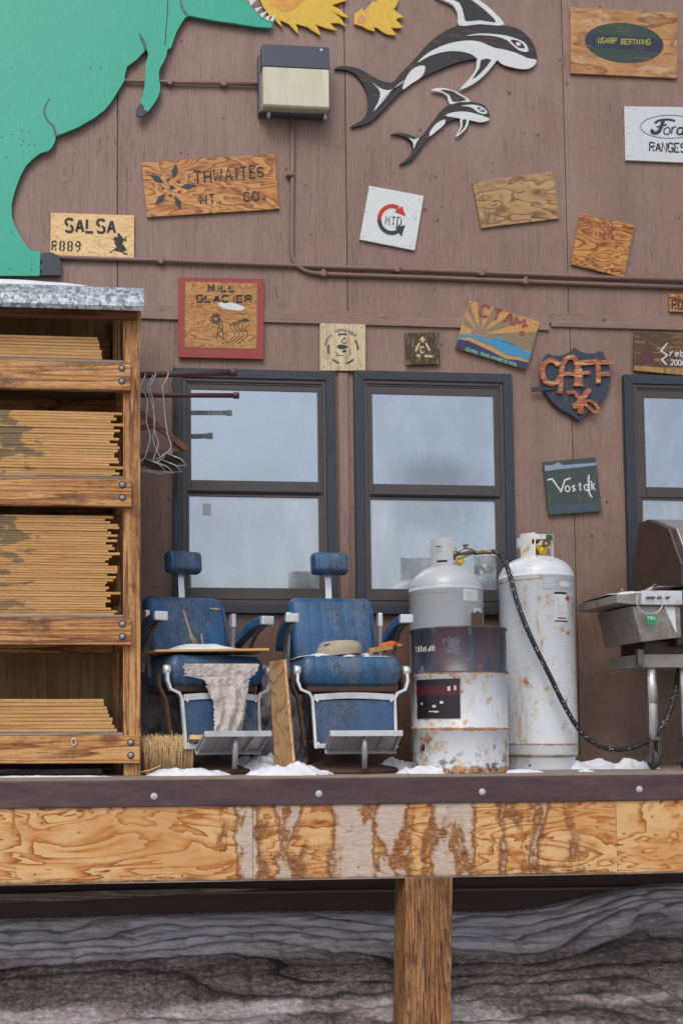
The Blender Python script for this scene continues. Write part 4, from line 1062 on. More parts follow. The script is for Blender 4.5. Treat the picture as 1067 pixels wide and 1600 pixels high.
# --- MILL GLACIER
e = board('mill_glacier_sign', [(279, 433), (413, 436), (412, 561), (279, 558)], M_RED, 'red-bordered square sign lettered MILL GLACIER with a windmill and stream')
q = xz([(290, 440), (402, 443), (401, 545), (289, 543)], YP)
MB().prism(q, YP-.0006, YP+.0011).build('bare_wood_face', M_SIGN_M, e)
Y2 = YP-.0014
def mill(b):
    text(b, 'MiLL', 326, 455, 8.0, 9, 3.4, Y2, .5, .9, 1.55, ent=e, m=M_INK); text(b, 'GLACiER', 308, 471.5, 9.0, 10, 3.4, Y2, .5, .9, 1.48, ent=e, m=M_INK)
lay(e, 'lettering', M_INK, mill)
def windmill(b):
    cx, cy = 337.5, 498
    for k in range(9):
        a = R(k*40); ribbon(b, [(cx+3*math.cos(a), cy+3*math.sin(a)), (cx+8*math.cos(a), cy+9*math.sin(a))], 2.6, Y2)
    for l in ([(344, 500), (338, 530)], [(346, 500), (350, 531)], [(342, 510), (348, 518)], [(348, 512), (340, 522)], [(340, 522), (350, 530)], [(332, 524), (340, 529)]): ribbon(b, l, 1.2, Y2)
lay(e, 'windmill', M_INK, windmill)
def stream(b):
    for dx in (0, 8, 16, 25):
        ribbon(b, smooth_poly([(393-8+dx*.25, 498+dx*.1), (372+dx*.5, 502), (360+dx*.75, 510), (368+dx*.8, 522), (360+dx*.8, 531), (347+dx, 537)], 4, False), 1.1, Y2)
lay(e, 'stream', M_INK, stream)
lay(e, 'white_patch', M_WHITE, lambda b: flat(b, [(341, 474), (353, 472), (370, 475), (382, 480), (378, 485), (362, 484), (348, 481)], Y2+.0002, 3))
nails(e, [(346, 439), (296, 491), (398, 489), (346, 545)])
# --- commander
e = board('commander_sign', [(500, 505), (571, 507), (571, 579), (500, 579)], M_SIGN_P, 'small pale square sign with a figure inside a broken ring and arched lettering')
def cmd(b):
    cx, cy = 536, 545
    for a0, a1 in ((-110, -75), (-35, 5), (45, 78), (105, 135), (160, 195)):
        ribbon(b, [(cx+23*math.cos(R(a0+(a1-a0)*k/6)), cy+23*math.sin(R(a0+(a1-a0)*k/6))) for k in range(7)], 2.6, YP)
    flat(b, [(526, 542), (531, 538), (537, 539), (544, 541), (541, 544), (533, 546)], YP, 2)
    flat(b, [(534, 548), (540, 546), (542, 550), (536, 551)], YP)
    ribbon(b, [(541, 528), (536, 529), (534, 534), (538, 537), (543, 534)], 1.4, YP-.0003)
    ribbon(b, [(545, 546), (548, 552), (546, 555)], 1., YP-.0003); ribbon(b, [(524, 556), (538, 555)], .8, YP-.0003); ribbon(b, [(524, 550), (530, 556)], 1.2, YP-.0005)
lay(e, 'emblem', M_INKN, cmd)
def arc(b, s, cx, cy, r, a0, a1, cw, ch, w):
    for i, ch_ in enumerate(s):
        a = a0+(a1-a0)*i/(len(s)-1); x = cx+r*math.sin(R(a)); y = cy-r*math.cos(R(a)); text(b, ch_, x, y, cw, ch, w, YP, a)
lay(e, 'lettering', M_INKN, lambda b: (arc(b, 'COMMANDER', 534, 545, 27, -22, 42, 2.8, 4.2, .8), arc(b, 'BOOTH', 534, 545, 25, -75, -42, 2.4, 3.2, .7)))
nails(e, [(505, 512), (566, 512), (506, 573), (564, 572)], .005)
# --- triangle
e = board('triangle_sign', [(633, 520), (686, 519), (687, 569), (634, 570)], M_TRI, 'small dark square sign stencilled with a cream triangle of arrows around a C')
lay(e, 'triangle', M_CREAM, lambda b: (flat(b, [(654.5, 532), (660, 525), (665, 532)], YP), ribbon(b, [(660, 531), (660, 535)], 4, YP), ribbon(b, [(655, 536), (649, 549)], 3.2, YP), ribbon(b, [(665, 536), (671, 548)], 3.2, YP),
    ribbon(b, [(650, 555), (657, 556)], 3.2, YP), ribbon(b, [(663, 556), (676, 557)], 3.4, YP), text(b, 'C', 657, 551, 5, 9, 2.2, YP, 0, .8)))
# --- CTAM
e = board('mountain_sunrise_sign', [(733, 469), (843, 503), (822, 577), (711, 543)], painted('amber_sky_paint', (196, 148, 90), (214, 176, 120), .5, .56, 'N'), 'tilted sunrise sign lettered CTAM above a blue mountain lake')
def uv(u, v):
    a, b, c_, d = (733, 469), (843, 503), (822, 577), (711, 543)
    return ((a[0]*(1-u)+b[0]*u)*(1-v)+(d[0]*(1-u)+c_[0]*u)*v, (a[1]*(1-u)+b[1]*u)*(1-v)+(d[1]*(1-u)+c_[1]*u)*v)
U = lambda pts: [uv(*p) for p in pts]
def rays(b):
    c0 = (.27, .60)
    for (u1, v1, u2, v2) in ((0, .02, .0, .20), (0, .34, 0, .50), (.12, .0, .22, 0), (.34, 0, .46, .0), (.60, 0, .76, .12), (1, .20, 1, .62)):
        flat(b, U([c0, (max(.005, u1), max(.01, v1)), (max(.005, min(.995, u2)), max(.01, v2))]), YP)
    flat(b, U([c0, (.98, .35), (.98, .62), (.6, .62)]), YP-.0003)
lay(e, 'rays', M_RAY, rays)
lay(e, 'sun_disc', painted('grey_sun_paint', (150, 134, 116), (120, 104, 88), .5, .5, 'N'), lambda b: flat(b, U([(.27+.12*math.cos(R(a)), .60-.19*math.sin(R(a))) for a in range(-10, 200, 20)]), YP-.0006))
lay(e, 'lake', M_BLUEP, lambda b: flat(b, U([(.0, .72), (.12, .66), (.30, .64), (.42, .62), (.55, .54), (.7, .56), (.85, .62), (1, .66), (1, .82), (.85, .80), (.7, .84), (.5, .76), (.35, .74), (.15, .70), (0, .80)]), YP-.0009))
lay(e, 'dark_band', M_NAVY, lambda b: flat(b, U([(0, .82), (.15, .79), (.35, .83), (.55, .88), (.7, .92), (.85, .87), (1, .86), (1, .995), (0, .995)]), YP-.0012))
lay(e, 'lettering', M_PURP, lambda b: (text(b, 'CTA', 748, 492, 13, 17, 4.2, YP-.0015, 17, .8, 1.55, ent=e, m=M_PURP), text(b, 'M', 803, 508, 14, 13, 3.6, YP-.0015, 17, .8, ent=e, m=M_PURP), ribbon(b, [(818, 507), (824, 509)], 4, YP-.0015), flat(b, [(816+5*math.cos(k), 521+5*math.sin(k)) for k in range(6)], YP-.0015)))
lay(e, 'small_lettering', M_TEAL, lambda b: text(b, 'CENTRAL TRANS-ANTARCTIC MTNS.', 727, 547.5, 2.35, 4.6, 1., YP-.0018, 17.5, 0, 1.3))
lay(e, 'signature', M_INK, lambda b: ribbon(b, smooth_poly([(783+k*2.2, 533+k*.55+((-1)**k)*1.2) for k in range(11)], 2, False), .8, YP-.0012))
nails(e, [(737, 474), (837, 507), (716, 540), (820, 571), (830, 537)], .005)
# --- CAFF shield
def S(u, v): return (820+u/7.113, 530+v/7.113)
sh = [(215, 215), (245, 158), (300, 178), (370, 188), (440, 168), (500, 140), (540, 95), (600, 130), (680, 155), (770, 155), (850, 128), (885, 200), (930, 290), (950, 400), (940, 520), (900, 620), (820, 720), (720, 790), (650, 860), (605, 912), (560, 880), (480, 825), (380, 770), (300, 700), (240, 620), (200, 540), (180, 430), (185, 300)]
pts = [S(*p) for p in smooth_poly(sh, 2)]
q = xz(pts, -.038); cx = sum(a for a, _ in q)/len(q); cz = sum(b for _, b in q)/len(q)
e = empty('shield_sign', (cx, 0, cz), 'dark blue wooden shield with raised orange letters CAFF and a little orange cross figure', 'sign')
MB().prism(q, -.040, -.018).build('shield', M_SHIELD, e, bevel=.002)
MB().box(cx-.04, cx+.04, -.018, .0, cz-.04, cz+.04).build('backing_block', M_BROWNW, e)
def thick(e, name, m, pl, wpx, y0, y1, sm=4):
    pl = [S(*p) for p in (smooth_poly(pl, sm, False) if sm and len(pl) > 2 else pl)]
    n = len(pl); L = []; Rr = []
    for i in range(n):
        a = pl[max(0, i-1)]; b = pl[min(n-1, i+1)]; tx, ty = b[0]-a[0], b[1]-a[1]; l = math.hypot(tx, ty) or 1
        ww = (wpx[i*(len(wpx)-1)//max(1, n-1)] if isinstance(wpx, (list, tuple)) else wpx)/7.113/2
        L.append((pl[i][0]-ty/l*ww, pl[i][1]+tx/l*ww)); Rr.append((pl[i][0]+ty/l*ww, pl[i][1]-tx/l*ww))
    mb = MB(); A = xz(L, y0); B = xz(Rr, y0)
    vs = [(a, y0, b) for a, b in A]+[(a, y0, b) for a, b in B]+[(a, y1, b) for a, b in A]+[(a, y1, b) for a, b in B]
    fs = []
    for i in range(n-1):
        fs += [(i, i+1, n+i+1, n+i), (i, 2*n+i, 2*n+i+1, i+1), (n+i, n+i+1, 3*n+i+1, 3*n+i), (2*n+i, 3*n+i, 3*n+i+1, 2*n+i+1)]
    fs += [(0, n, 3*n, 2*n), (n-1, 3*n-1, 4*n-1, 2*n-1)]
    mb.add(vs, fs); return mb.build(name, m, e)
thick(e, 'letter_c', M_CAFF, [(375, 290), (330, 245), (260, 240), (205, 300), (195, 380), (225, 460), (290, 495), (360, 470), (395, 400)], 52, -.056, -.041, 4)
thick(e, 'letter_a', M_CAFF, [(385, 600), (400, 500), (405, 380), (420, 280), (470, 210), (530, 200), (570, 250), (590, 340), (595, 520)], [50, 50, 50, 50, 50, 55, 60, 85, 120], -.0575, -.0405, 4)
thick(e, 'letter_a_bar', M_CAFF, [(395, 385), (560, 380)], 44, -.0565, -.0412, 0)
thick(e, 'letter_f', M_CAFF, [(600, 262), (800, 250)], 55, -.0568, -.0408, 0)
thick(e, 'letter_f_arm', M_CAFF, [(610, 375), (725, 370)], 40, -.0562, -.0414, 0)
thick(e, 'letter_f', M_CAFF, [(808, 262), (815, 380), (815, 490)], 48, -.0572, -.0406, 3)
thick(e, 'letter_f_arm', M_CAFF, [(790, 258), (990, 255)], 42, -.0566, -.0411, 0)
thick(e, 'letter_f_arm', M_CAFF, [(820, 388), (942, 382)], 46, -.0560, -.0413, 0)
thick(e, 'figure_body', M_CAFF, [(470, 600), (530, 585), (575, 620), (610, 690), (620, 760), (605, 825)], [40, 40, 46, 60, 60, 46], -.054, -.041, 4)
thick(e, 'figure_arm', M_CAFF, [(722, 552), (650, 640), (600, 710), (530, 755)], [56, 60, 66, 46], -.0548, -.0409, 4)
thick(e, 'figure_tail', M_CAFF, [(640, 700), (720, 685), (790, 730), (810, 785), (780, 808), (720, 770), (660, 715)], 30, -.0536, -.0407, 5)
thick(e, 'stick', M_SHIELD, [(75, 555), (215, 552), (340, 545)], [50, 40, 14], -.052, -.0415, 0)
# --- Vostok
e = board('vostok_sign', [(848, 722), (930, 714), (940, 799), (857, 805)], M_VOST, 'dark green square sign with white handwritten word Vostok')
def vk(b):
    ribbon(b, [(855, 750), (862, 748), (876, 768), (882, 750), (891, 747)], 2.4, YP)
    text(b, 'ostok', 883, 768, 6.6, 14, 1.8, YP, -4, 0, 1.5, ent=e, m=M_WHITE)
    ribbon(b, [(919, 742), (920, 770), (924, 777)], 2.4, YP-.0004)
    for y in (747, 752, 757, 762, 767): ribbon(b, [(916, y), (920, y)], 1., YP-.0006)
lay(e, 'lettering', M_WHITE, vk)
lay(e, 'pale_ridge', M_LBLUE, lambda b: flat(b, [(850, 727), (862, 727), (872, 722), (880, 727), (900, 725), (931, 723), (931, 727), (905, 730), (875, 733), (851, 736)], YP))
lay(e, 'blue_foot', M_BLUEP and painted('dusty_blue_paint', (64, 84, 104), (80, 82, 74), .7, .5, 'X'), lambda b: flat(b, [(856, 795), (870, 787), (900, 788), (937, 783), (938.5, 797), (858, 803)], YP))
# --- Erebus
e = board('erebus_sign', [(991, 518), (1122, 524), (1121, 592), (989, 579)], M_EREB, 'dark brown sign with white handwritten Erebus and a year above the right window')
lay(e, 'mountain', M_MAROON, lambda b: flat(b, [(993, 568), (1003, 545), (1010, 530), (1018, 541), (1023, 569)], YP))
lay(e, 'bare_edge', M_SIGN_L, lambda b: flat(b, [(990, 571), (1122, 582), (1121, 591), (989.5, 578.5)], YP))
lay(e, 'lettering', M_WHITE, lambda b: (ribbon(b, [(1042, 536), (1032, 548), (1042, 555), (1033, 562), (1041, 570)], 2., YP), text(b, 'rebus', 1046, 556, 5.4, 10, 1.5, YP, 3, 0, 1.45), text(b, '2006', 1047, 570, 4.2, 8, 1.3, YP, 3, 0, 1.4)))
# --- RO
e = board('ross_sign', [(1046, 459), (1118, 461), (1117, 490), (1046, 486)], M_SIGN_O, 'small orange plywood sign starting with stencilled letters RO at the right edge')
lay(e, 'lettering', M_INK, lambda b: text(b, 'ROSS', 1049, 483, 6.5, 14, 2.6, YP, 2, .8, 1.5, ent=e, m=M_INK))

# ================================================================= CUTOUTS
YD = -.050
def cut(name, m, pts, y0, y1, e, sm=0, bevel=.0015):
    if sm: pts = smooth_poly(pts, sm)
    return MB().prism(xz(pts, y0), y0, y1).build(name, m, e, bevel=bevel)
e = empty('dinosaur_cutout', P(60, 250, 0), 'huge green plywood dinosaur cutout with a small arm, standing above the rack', 'cutout')
body = [(-160, 440), (-160, -60), (45, -60), (45, -6), (35, 2), (15, 13), (0, 26), (-8, 34), (-8, 34.5), (0.5, 27), (16, 14), (36, 3), (47, -5), (60, -40), (380, -46), (376, -8), (384, 0), (392, 9), (402, 20), (412, 29), (420, 33), (428, 34), (424, 43.5), (402, 42), (370, 37), (335, 32), (296, 24.5), (290, 27), (284, 36), (277, 48), (272, 62), (268, 74), (259, 79), (240, 70), (228, 78), (214, 93), (199, 104), (196, 116), (195, 126), (186, 140), (176, 157), (164, 172), (148, 184), (122, 199), (100, 208), (88, 212), (87, 220), (82, 230), (76, 236), (64, 239), (52, 248), (42, 258), (33, 274), (24, 298), (19, 318), (19, 338), (24, 352), (32, 368), (42, 384), (50, 392), (64, 393), (63, 431), (-20, 431)]
cut('body', M_GREEN, body[:1]+body[1:2]+[(-20, -60)]+[(380, -60)]+body[15:]+[(-20, 441)], YD, YD+.018, e)
arm = [(228, 72), (232, 84), (228, 100), (227, 125), (224, 148), (219, 161), (229, 175), (238, 166), (247, 152), (251, 137), (249, 120), (250, 108), (257, 95), (262, 76), (250, 66)]
cut('arm', M_GREEN, arm, YD-.014, YD-.002, e, 3)
cut('claw', M_CLAW, [(219, 160), (213, 172), (213, 180), (217, 182), (222, 183), (229, 176), (230, 173), (225, 170), (226, 166)], YD-.0155, YD-.003, e)
cut('toe', M_CLAW, [(66, 395), (80, 394), (92, 399), (96, 410), (96, 430), (61, 430), (66, 424), (62, 416), (67, 410), (63, 402)], YD-.002, YD+.016, e)
for l in ([(218, 52), (225, 64), (228, 76)], [(78, 154), (70, 170), (73, 185), (84, 198), (88, 212)], [(282, -4), (285, 12), (293, 24)]):
    mb = MB(); ribbon(mb, smooth_poly(l, 4, False), 4.5, YD-.0012 if l[0][0] != 218 else YD-.0152, lambda t: .45+.55*t); mb.build('contour_line', M_GREENL, e)
teeth = [[(389, 0), (392, 9), (401, 0)], [(398, 13), (401, 19), (411, 10)], [(405, 22), (410, 28), (419, 16)], [(413, 28), (419, 33), (424, 22)], [(421, 32), (427, 34), (431, 20)], [(384, -6), (388, 2), (395, -6)]]
for t in teeth: cut('tooth', M_WHITE, t, YD-.006, YD+.0, e)
seam = MB(); ribbon(seam, [(263, -20), (262, 20), (258, 72)], 1.1, YD-.0009); seam.build('panel_seam', M_DARK, e)
for a, b in ((18, 106), (142, 106), (158, 106), (4, 215), (20, 210), (34, 226), (34, 204), (46, 206), (37, 220), (55, 226), (10, 246), (19, 363), (16, 420), (50, 421), (46, 226)):
    nails(e, [(a, b)], .005, YD-.001)
for c_ in ((X(20, 100, 0), Z(20, 100, 0)), (X(60, 210, 0), Z(60, 210, 0)), (X(240, 30, 0), Z(240, 30, 0))):
    MB().box(c_[0]-.05, c_[0]+.05, YD+.018, -.009, c_[1]-.05, c_[1]+.05).build('backing_block', M_BROWNW, e)
YFI = -.034
e = empty('flame_cutout', P(470, 10, 0), 'large yellow flame cutout bursting from the green dinosaur mouth', 'cutout')
fl = [(404, -30), (406, -2), (411, 10), (418, 20), (428, 30), (443, 44), (437, 31), (452, 38), (460, 47), (466, 53), (465, 44), (462, 37), (480, 42), (492, 50), (502, 56), (497, 44), (493, 38), (510, 44), (527, 48), (516, 36), (530, 36), (541, 42), (532, 28), (520, 18), (536, 26), (546, 28), (532, 15), (519, 8), (530, 4), (541, 1), (540, -20), (500, -40)]
cut('flame', M_YEL, fl, YFI, YFI+.012, e)
mb = MB(); flat(mb, [(420, 2), (440, -6), (470, -8), (472, 4), (450, 18), (430, 12)], YFI-.001, 3); mb.build('orange_glow', painted('orange_flame_paint', (224, 150, 74), (226, 188, 66), .6, .5, 'N'), e)
nails(e, [(459, 10), (452, 29), (527, 41), (518, 27), (490, 15)], .004, YFI)
MB().box(X(470, 0, -.01)-.05, X(470, 0, -.01)+.05, YFI+.012, -.009, Z(470, 5, 0)-.05, Z(470, 5, 0)+.05).build('backing_block', M_BROWNW, e)
e = empty('fireball_cutout', P(592, 25, 0), 'small yellow fireball cutout flying right of the large flame', 'cutout')
fb = [(553, 37), (554, 21), (560, 18), (566.6, 12), (568, 18), (576, 9), (585, 0), (586, 4), (595, -4), (604, -6), (612, 1), (623, -3), (620, 8), (615, 14), (622, 20), (632, 27), (622, 28), (619, 31), (624, 36), (629, 43), (620, 44), (611, 43), (616, 50), (620, 55), (607, 54), (598, 50), (590, 44), (584, 42), (586, 49), (575, 46), (566, 41)]
cut('flame', M_YEL, fb, YFI, YFI+.012, e)
mb = MB(); flat(mb, [(558, 30), (564, 22), (572, 28), (568, 36), (560, 36)], YFI-.001, 3); mb.build('orange_glow', painted('pink_flame_paint', (226, 150, 110), (226, 188, 66), .6, .5, 'N'), e)
nails(e, [(568, 29), (607, 21), (608, 27), (573, 20)], .004, YFI)
MB().box(X(590, 25, -.01)-.04, X(590, 25, -.01)+.04, YFI+.012, -.009, Z(590, 25, 0)-.04, Z(590, 25, 0)+.04).build('backing_block', M_BROWNW, e)

def K(pts): return [(500+u/2.808, v/2.808) for u, v in pts]
def orca(name, label, outline, dorsal, dorsal_in, flip, flip_in, whites, eye, eye_in, at, yo):
    e = empty(name, P(*at, 0), label, 'cutout')
    y = yo
    cut('body', M_BLACKW, K(outline), y, y+.016, e, 3)
    if dorsal: cut('dorsal_fin', M_WHITE, K(dorsal), y-.004, y+.012, e, 3); cut('fin_centre', M_BLACKW, K(dorsal_in), y-.006, y-.0035, e, 2, 0)
    cut('flipper', M_WHITE, K(flip), y-.004, y+.012, e, 3); cut('flipper_centre', M_BLACKW, K(flip_in), y-.006, y-.0035, e, 2, 0)
    for wpt in whites: cut('white_marking', M_WHITE, K(wpt), y-.0035, y+.002, e, 3, 0)
    cut('eye_streak', M_WHITE, K(eye), y-.0037, y+.0018, e, 3, 0); cut('eye', M_BLACKW, K(eye_in), y-.0062, y-.003, e, 2, 0)
    ex = sum(a for a, _ in eye_in)/len(eye_in); ey = sum(b for _, b in eye_in)/len(eye_in); k = (max(a for a, _ in eye_in)-min(a for a, _ in eye_in))*.14
    cut('pupil', M_WHITE, K([(ex-k*1.2, ey-k), (ex+k, ey-k*.8), (ex+k*1.2, ey+k), (ex-k, ey+k*.6)]), y-.0072, y-.006, e, 0, 0)
    q = K([(outline[8][0]+30, outline[8][1]+40)])[0]; cpt = P(*q, -.01)
    MB().box(cpt.x-.02, cpt.x+.02, y+.016, -.009, cpt.z-.03, cpt.z+.0).build('backing_block', M_BROWNW, e)
    return e
orca('orca_cutout', 'large black and white orca cutout leaping near the top of the wall',
 [(62, 302), (90, 290), (140, 292), (190, 310), (250, 345), (312, 362), (350, 325), (420, 252), (480, 185), (540, 140), (600, 114), (680, 106), (780, 108), (860, 122), (910, 158), (940, 200), (952, 250), (942, 280), (915, 301), (870, 302), (820, 290), (775, 262), (730, 258), (690, 258), (640, 264), (560, 290), (480, 325), (430, 350), (362, 396), (300, 460), (250, 510), (205, 543), (132, 558), (180, 528), (206, 492), (210, 430), (196, 380), (160, 330), (120, 308), (90, 304)],
 [(500, -25), (525, -6), (580, 20), (604, 60), (612, 112), (700, 106), (806, 110), (770, 60), (720, 15), (660, -20), (600, -50), (520, -50)],
 [(560, -14), (610, 10), (630, 60), (640, 92), (700, 87), (770, 97), (740, 60), (690, 18), (640, -14), (590, -30)],
 [(690, 256), (684, 300), (655, 345), (612, 393), (665, 372), (715, 335), (755, 290), (776, 256), (730, 250)], [(706, 262), (700, 295), (668, 345), (705, 318), (750, 262)],
 [[(425, 275), (480, 228), (560, 192), (640, 178), (700, 183), (760, 208), (800, 216), (860, 232), (910, 255), (947, 262), (940, 285), (905, 303), (850, 297), (800, 282), (775, 263), (735, 260), (692, 258), (660, 236), (600, 224), (540, 228), (480, 246)],
  [(362, 392), (375, 345), (405, 304), (440, 288), (460, 292), (456, 320), (435, 345), (398, 368)],
  [(228, 360), (262, 386), (312, 394), (378, 348), (340, 372), (308, 408), (270, 450), (235, 487), (258, 440), (262, 400)]],
 [(640, 157), (700, 147), (780, 151), (840, 163), (895, 186), (913, 218), (905, 228), (875, 222), (848, 202), (815, 174), (760, 158), (700, 154)], [(836, 174), (868, 178), (892, 198), (896, 210), (870, 207), (850, 192)], (700, 80), -.032)
orca('orca_calf_cutout', 'small orca cutout swimming just below the large orca',
 [(310, 590), (345, 581), (385, 588), (430, 604), (452, 588), (490, 538), (525, 492), (565, 458), (620, 446), (700, 452), (732, 476), (743, 506), (735, 527), (700, 535), (650, 524), (600, 522), (560, 536), (520, 566), (480, 602), (450, 637), (420, 680), (388, 710), (348, 722), (385, 692), (404, 660), (400, 628), (380, 605), (345, 592)],
 [(487, 397), (512, 386), (560, 389), (612, 410), (660, 444), (610, 448), (570, 457), (558, 422), (530, 404)], [(528, 394), (575, 398), (605, 414), (640, 438), (582, 445), (568, 416)],
 [(616, 520), (616, 555), (594, 600), (625, 580), (645, 555), (652, 520)], [(624, 526), (624, 555), (608, 584), (632, 558), (642, 526)],
 [[(548, 506), (600, 490), (660, 493), (739, 518), (732, 530), (700, 536), (650, 525), (600, 517)], [(480, 598), (486, 570), (515, 538), (547, 524), (545, 545), (512, 574)], [(390, 604), (412, 612), (434, 604), (420, 630), (410, 652), (408, 625)]],
 [(620, 464), (670, 459), (712, 470), (733, 492), (722, 500), (695, 494), (660, 470)], [(688, 470), (708, 474), (723, 488), (706, 488)], (690, 190), -.032)

# ================================================================= RACK
YRF, YRB = -1.13, -.32
rack = empty('storage_rack', (X(-80, 1200, -.8), -.7, 0), 'tall timber storage rack with a galvanised cap holding sheets of plywood', 'rack')
rx1 = X(220, 850, YRF+.04); rx0 = rx1-2.75
def rbox(name, m, x0, x1, y0, y1, z0, z1, bv=.004): return MB().box(x0, x1, y0, y1, z0, z1).build(name, m, rack, bevel=bv, seg=2)
ztop = Z(200, 479, YRF)
pw = .1
for xx in (rx1-pw, rx0):
    rbox('post', M_RACKZ, xx, xx+pw, YRF+.04, YRF+.13, 0, ztop)
    rbox('post', M_RACKZ, xx-.055 if xx > 0-1 and xx != rx0 else xx, (xx-.055 if xx != rx0 else xx)+pw, YRB-.09, YRB-.001, 0, ztop+.22)
beams = [(560, 608, 205), (742, 790, 206), (960, 1007, 206), (1145, 1193, 219)]
SH = []
for t, b, xe in beams:
    zt, zb2 = Z(100, t, YRF), Z(100, b, YRF); xe_ = X(xe, t, YRF)
    rbox('front_beam', M_RACKX, rx0-.02, xe_, YRF, YRF+.0395, zb2, zt-.016, .004)
    rbox('shelf_board', M_GREYW, rx0+.02, rx1-pw-.002, YRF+.004, YRB-.12, zt-.0155, zt, .002)
    rbox('rear_beam', M_RACKX, rx0-.02, rx1-.15, YRB-.135, YRB-.095, zb2, zt-.017, .003)
    rbox('side_rail', M_RACKX, rx1-pw-.04, rx1-pw-.003, YRF+.135, YRB-.14, zb2-.0, zt-.017, .003)
    SH.append(zt)
    for by in (t+(b-t)*.32, t+(b-t)*.74):
        p = P(xe-14, by, YRF); m = MB(); m.lathe([(0, -.002), (.017, -.002), (.016, .001), (.009, .001), (.0085, .004), (0, .006)], (0, 0, 0), 18)
        m.v = [Vector((p.x+v.x, YRF-v.z, p.z+v.y)) for v in m.v]; m.build('bolt', M_ALU, rack)
        m = MB(); m.lathe([(.0155, -.0005), (.021, -.0005), (.021, .0012), (.0155, .0012)], (0, 0, 0), 18); m.v = [Vector((p.x+v.x, YRF-v.z, p.z+v.y)) for v in m.v]; m.build('bolt_recess', M_DARK, rack)
# split in the first beam, back panel, header, loose plank, hooks
rbox('back_panel', M_BACKP, rx0, rx1-.08, YRB, YRB+.012, .05, ztop+.28, 0)
rbox('foot_plank', M_GREYW, rx0+.2, X(160, 1208, -.85), -.9, -.78, 0.002, .035)
hk = P(110, 483, YRF+.1)
MB().tube([(hk.x+.026*math.cos(R(a)), hk.y, hk.z-.006+.024*math.sin(R(a))) for a in range(150, 400, 15)], .0035, 8).build('screw_eye', M_WIRE, rack)
hk = P(116, 1159, YRF-.012)
MB().tube([(hk.x+.013*math.cos(R(a)), hk.y-.004*math.sin(R(a)), hk.z+.02*math.sin(R(a))) for a in range(0, 375, 15)], .004, 8).build('screw_eye', M_WIRE, rack)
# galvanised cap over a roof that rises towards the wall: upper face leans back, lower face upright, small lip
zc0, zc1_, zc2 = Z(100, 443, YRF-.06), Z(100, 460, YRF-.09), Z(100, 475, YRF-.09)
ycf = YRF-.09; cx1 = X(226, 460, ycf)
RISE = .40
def roofz(y): return zc0+(y-(ycf+.06))*RISE
MB().prismx([(ycf+.06, zc0), (ycf, zc1_), (ycf-.001, zc2), (ycf+.010, zc2-.022), (ycf+.014, zc2-.020), (ycf+.006, zc2), (ycf+.008, zc1_-.004), (ycf+.066, zc0-.006), (YRB, roofz(YRB)-.006), (YRB, roofz(YRB))], rx0-.06, cx1).build('roof_cap', M_GALV, rack)
MB().prismx([(ycf+.012, zc1_-.03), (ycf+.07, zc0-.012), (YRB-.003, roofz(YRB)-.012), (YRB-.003, roofz(YRB)-.03), (ycf+.07, zc0-.03), (ycf+.012, zc2-.012)], rx0-.04, cx1-.03).build('roof_board', M_BACKP, rack)
MB().box(rx0, rx1-.02, YRF+.0, YRF+.038, Z(100, 494, YRF), zc2+.03).build('top_beam', M_BROWNW, rack, bevel=.003)
MB().box(rx0, rx1-.17, YRB-.045, YRB-.004, ztop-.10, ztop+.10).build('rear_header', M_BROWNW, rack, bevel=.003)
# snow on the cap
mb = MB()
def sc_(u, v):
    x = rx0+.05+(X(130, 440, -1)-rx0)*u; y = ycf+.07+v*.5
    h = .030*min(1, (1-u)*7)**.6*min(1, v*12)**.5*min(1, (1-v)*5+.05)*(1+.3*mnoise.noise(Vector((x*5, y*5, 0))))
    return (x, y, roofz(y)+.002+h)
mb.grid(sc_, 60, 16); o = mb.build('snow_patch', M_SNOW, origin=(X(60, 440, -1), ycf+.2, zc0)); tag(o, 'thin pillow of snow lying on the galvanised rack roof', 'snow')

# ================================================================= PLYWOOD SHEETS
stacks = [(0, 525, 557, 8, (153, 164), (160, 166, 158, 152), 'short stack on the top shelf of the rack'), (1, 642, 739, 23, (168, 192), None, 'spray-stained stack on the second shelf of the rack'),
          (2, 805, 958, 38, (164, 189), None, 'tallest stack on the third shelf of the rack'), (3, 1092, 1141, 9, (162, 184), None, 'low stack on the bottom shelf of the rack')]
mesh_cache = {}
def ORD(k):
    a = ['', 'first', 'second', 'third', 'fourth', 'fifth', 'sixth', 'seventh', 'eighth', 'ninth', 'tenth', 'eleventh', 'twelfth', 'thirteenth', 'fourteenth', 'fifteenth', 'sixteenth', 'seventeenth', 'eighteenth', 'nineteenth']
    t = {20: 'twentieth', 30: 'thirtieth'}
    if k < 20: return a[k]+' '
    if k in t: return t[k]+' '
    return {2: 'twenty-', 3: 'thirty-'}[k//10]+a[k % 10]+' '
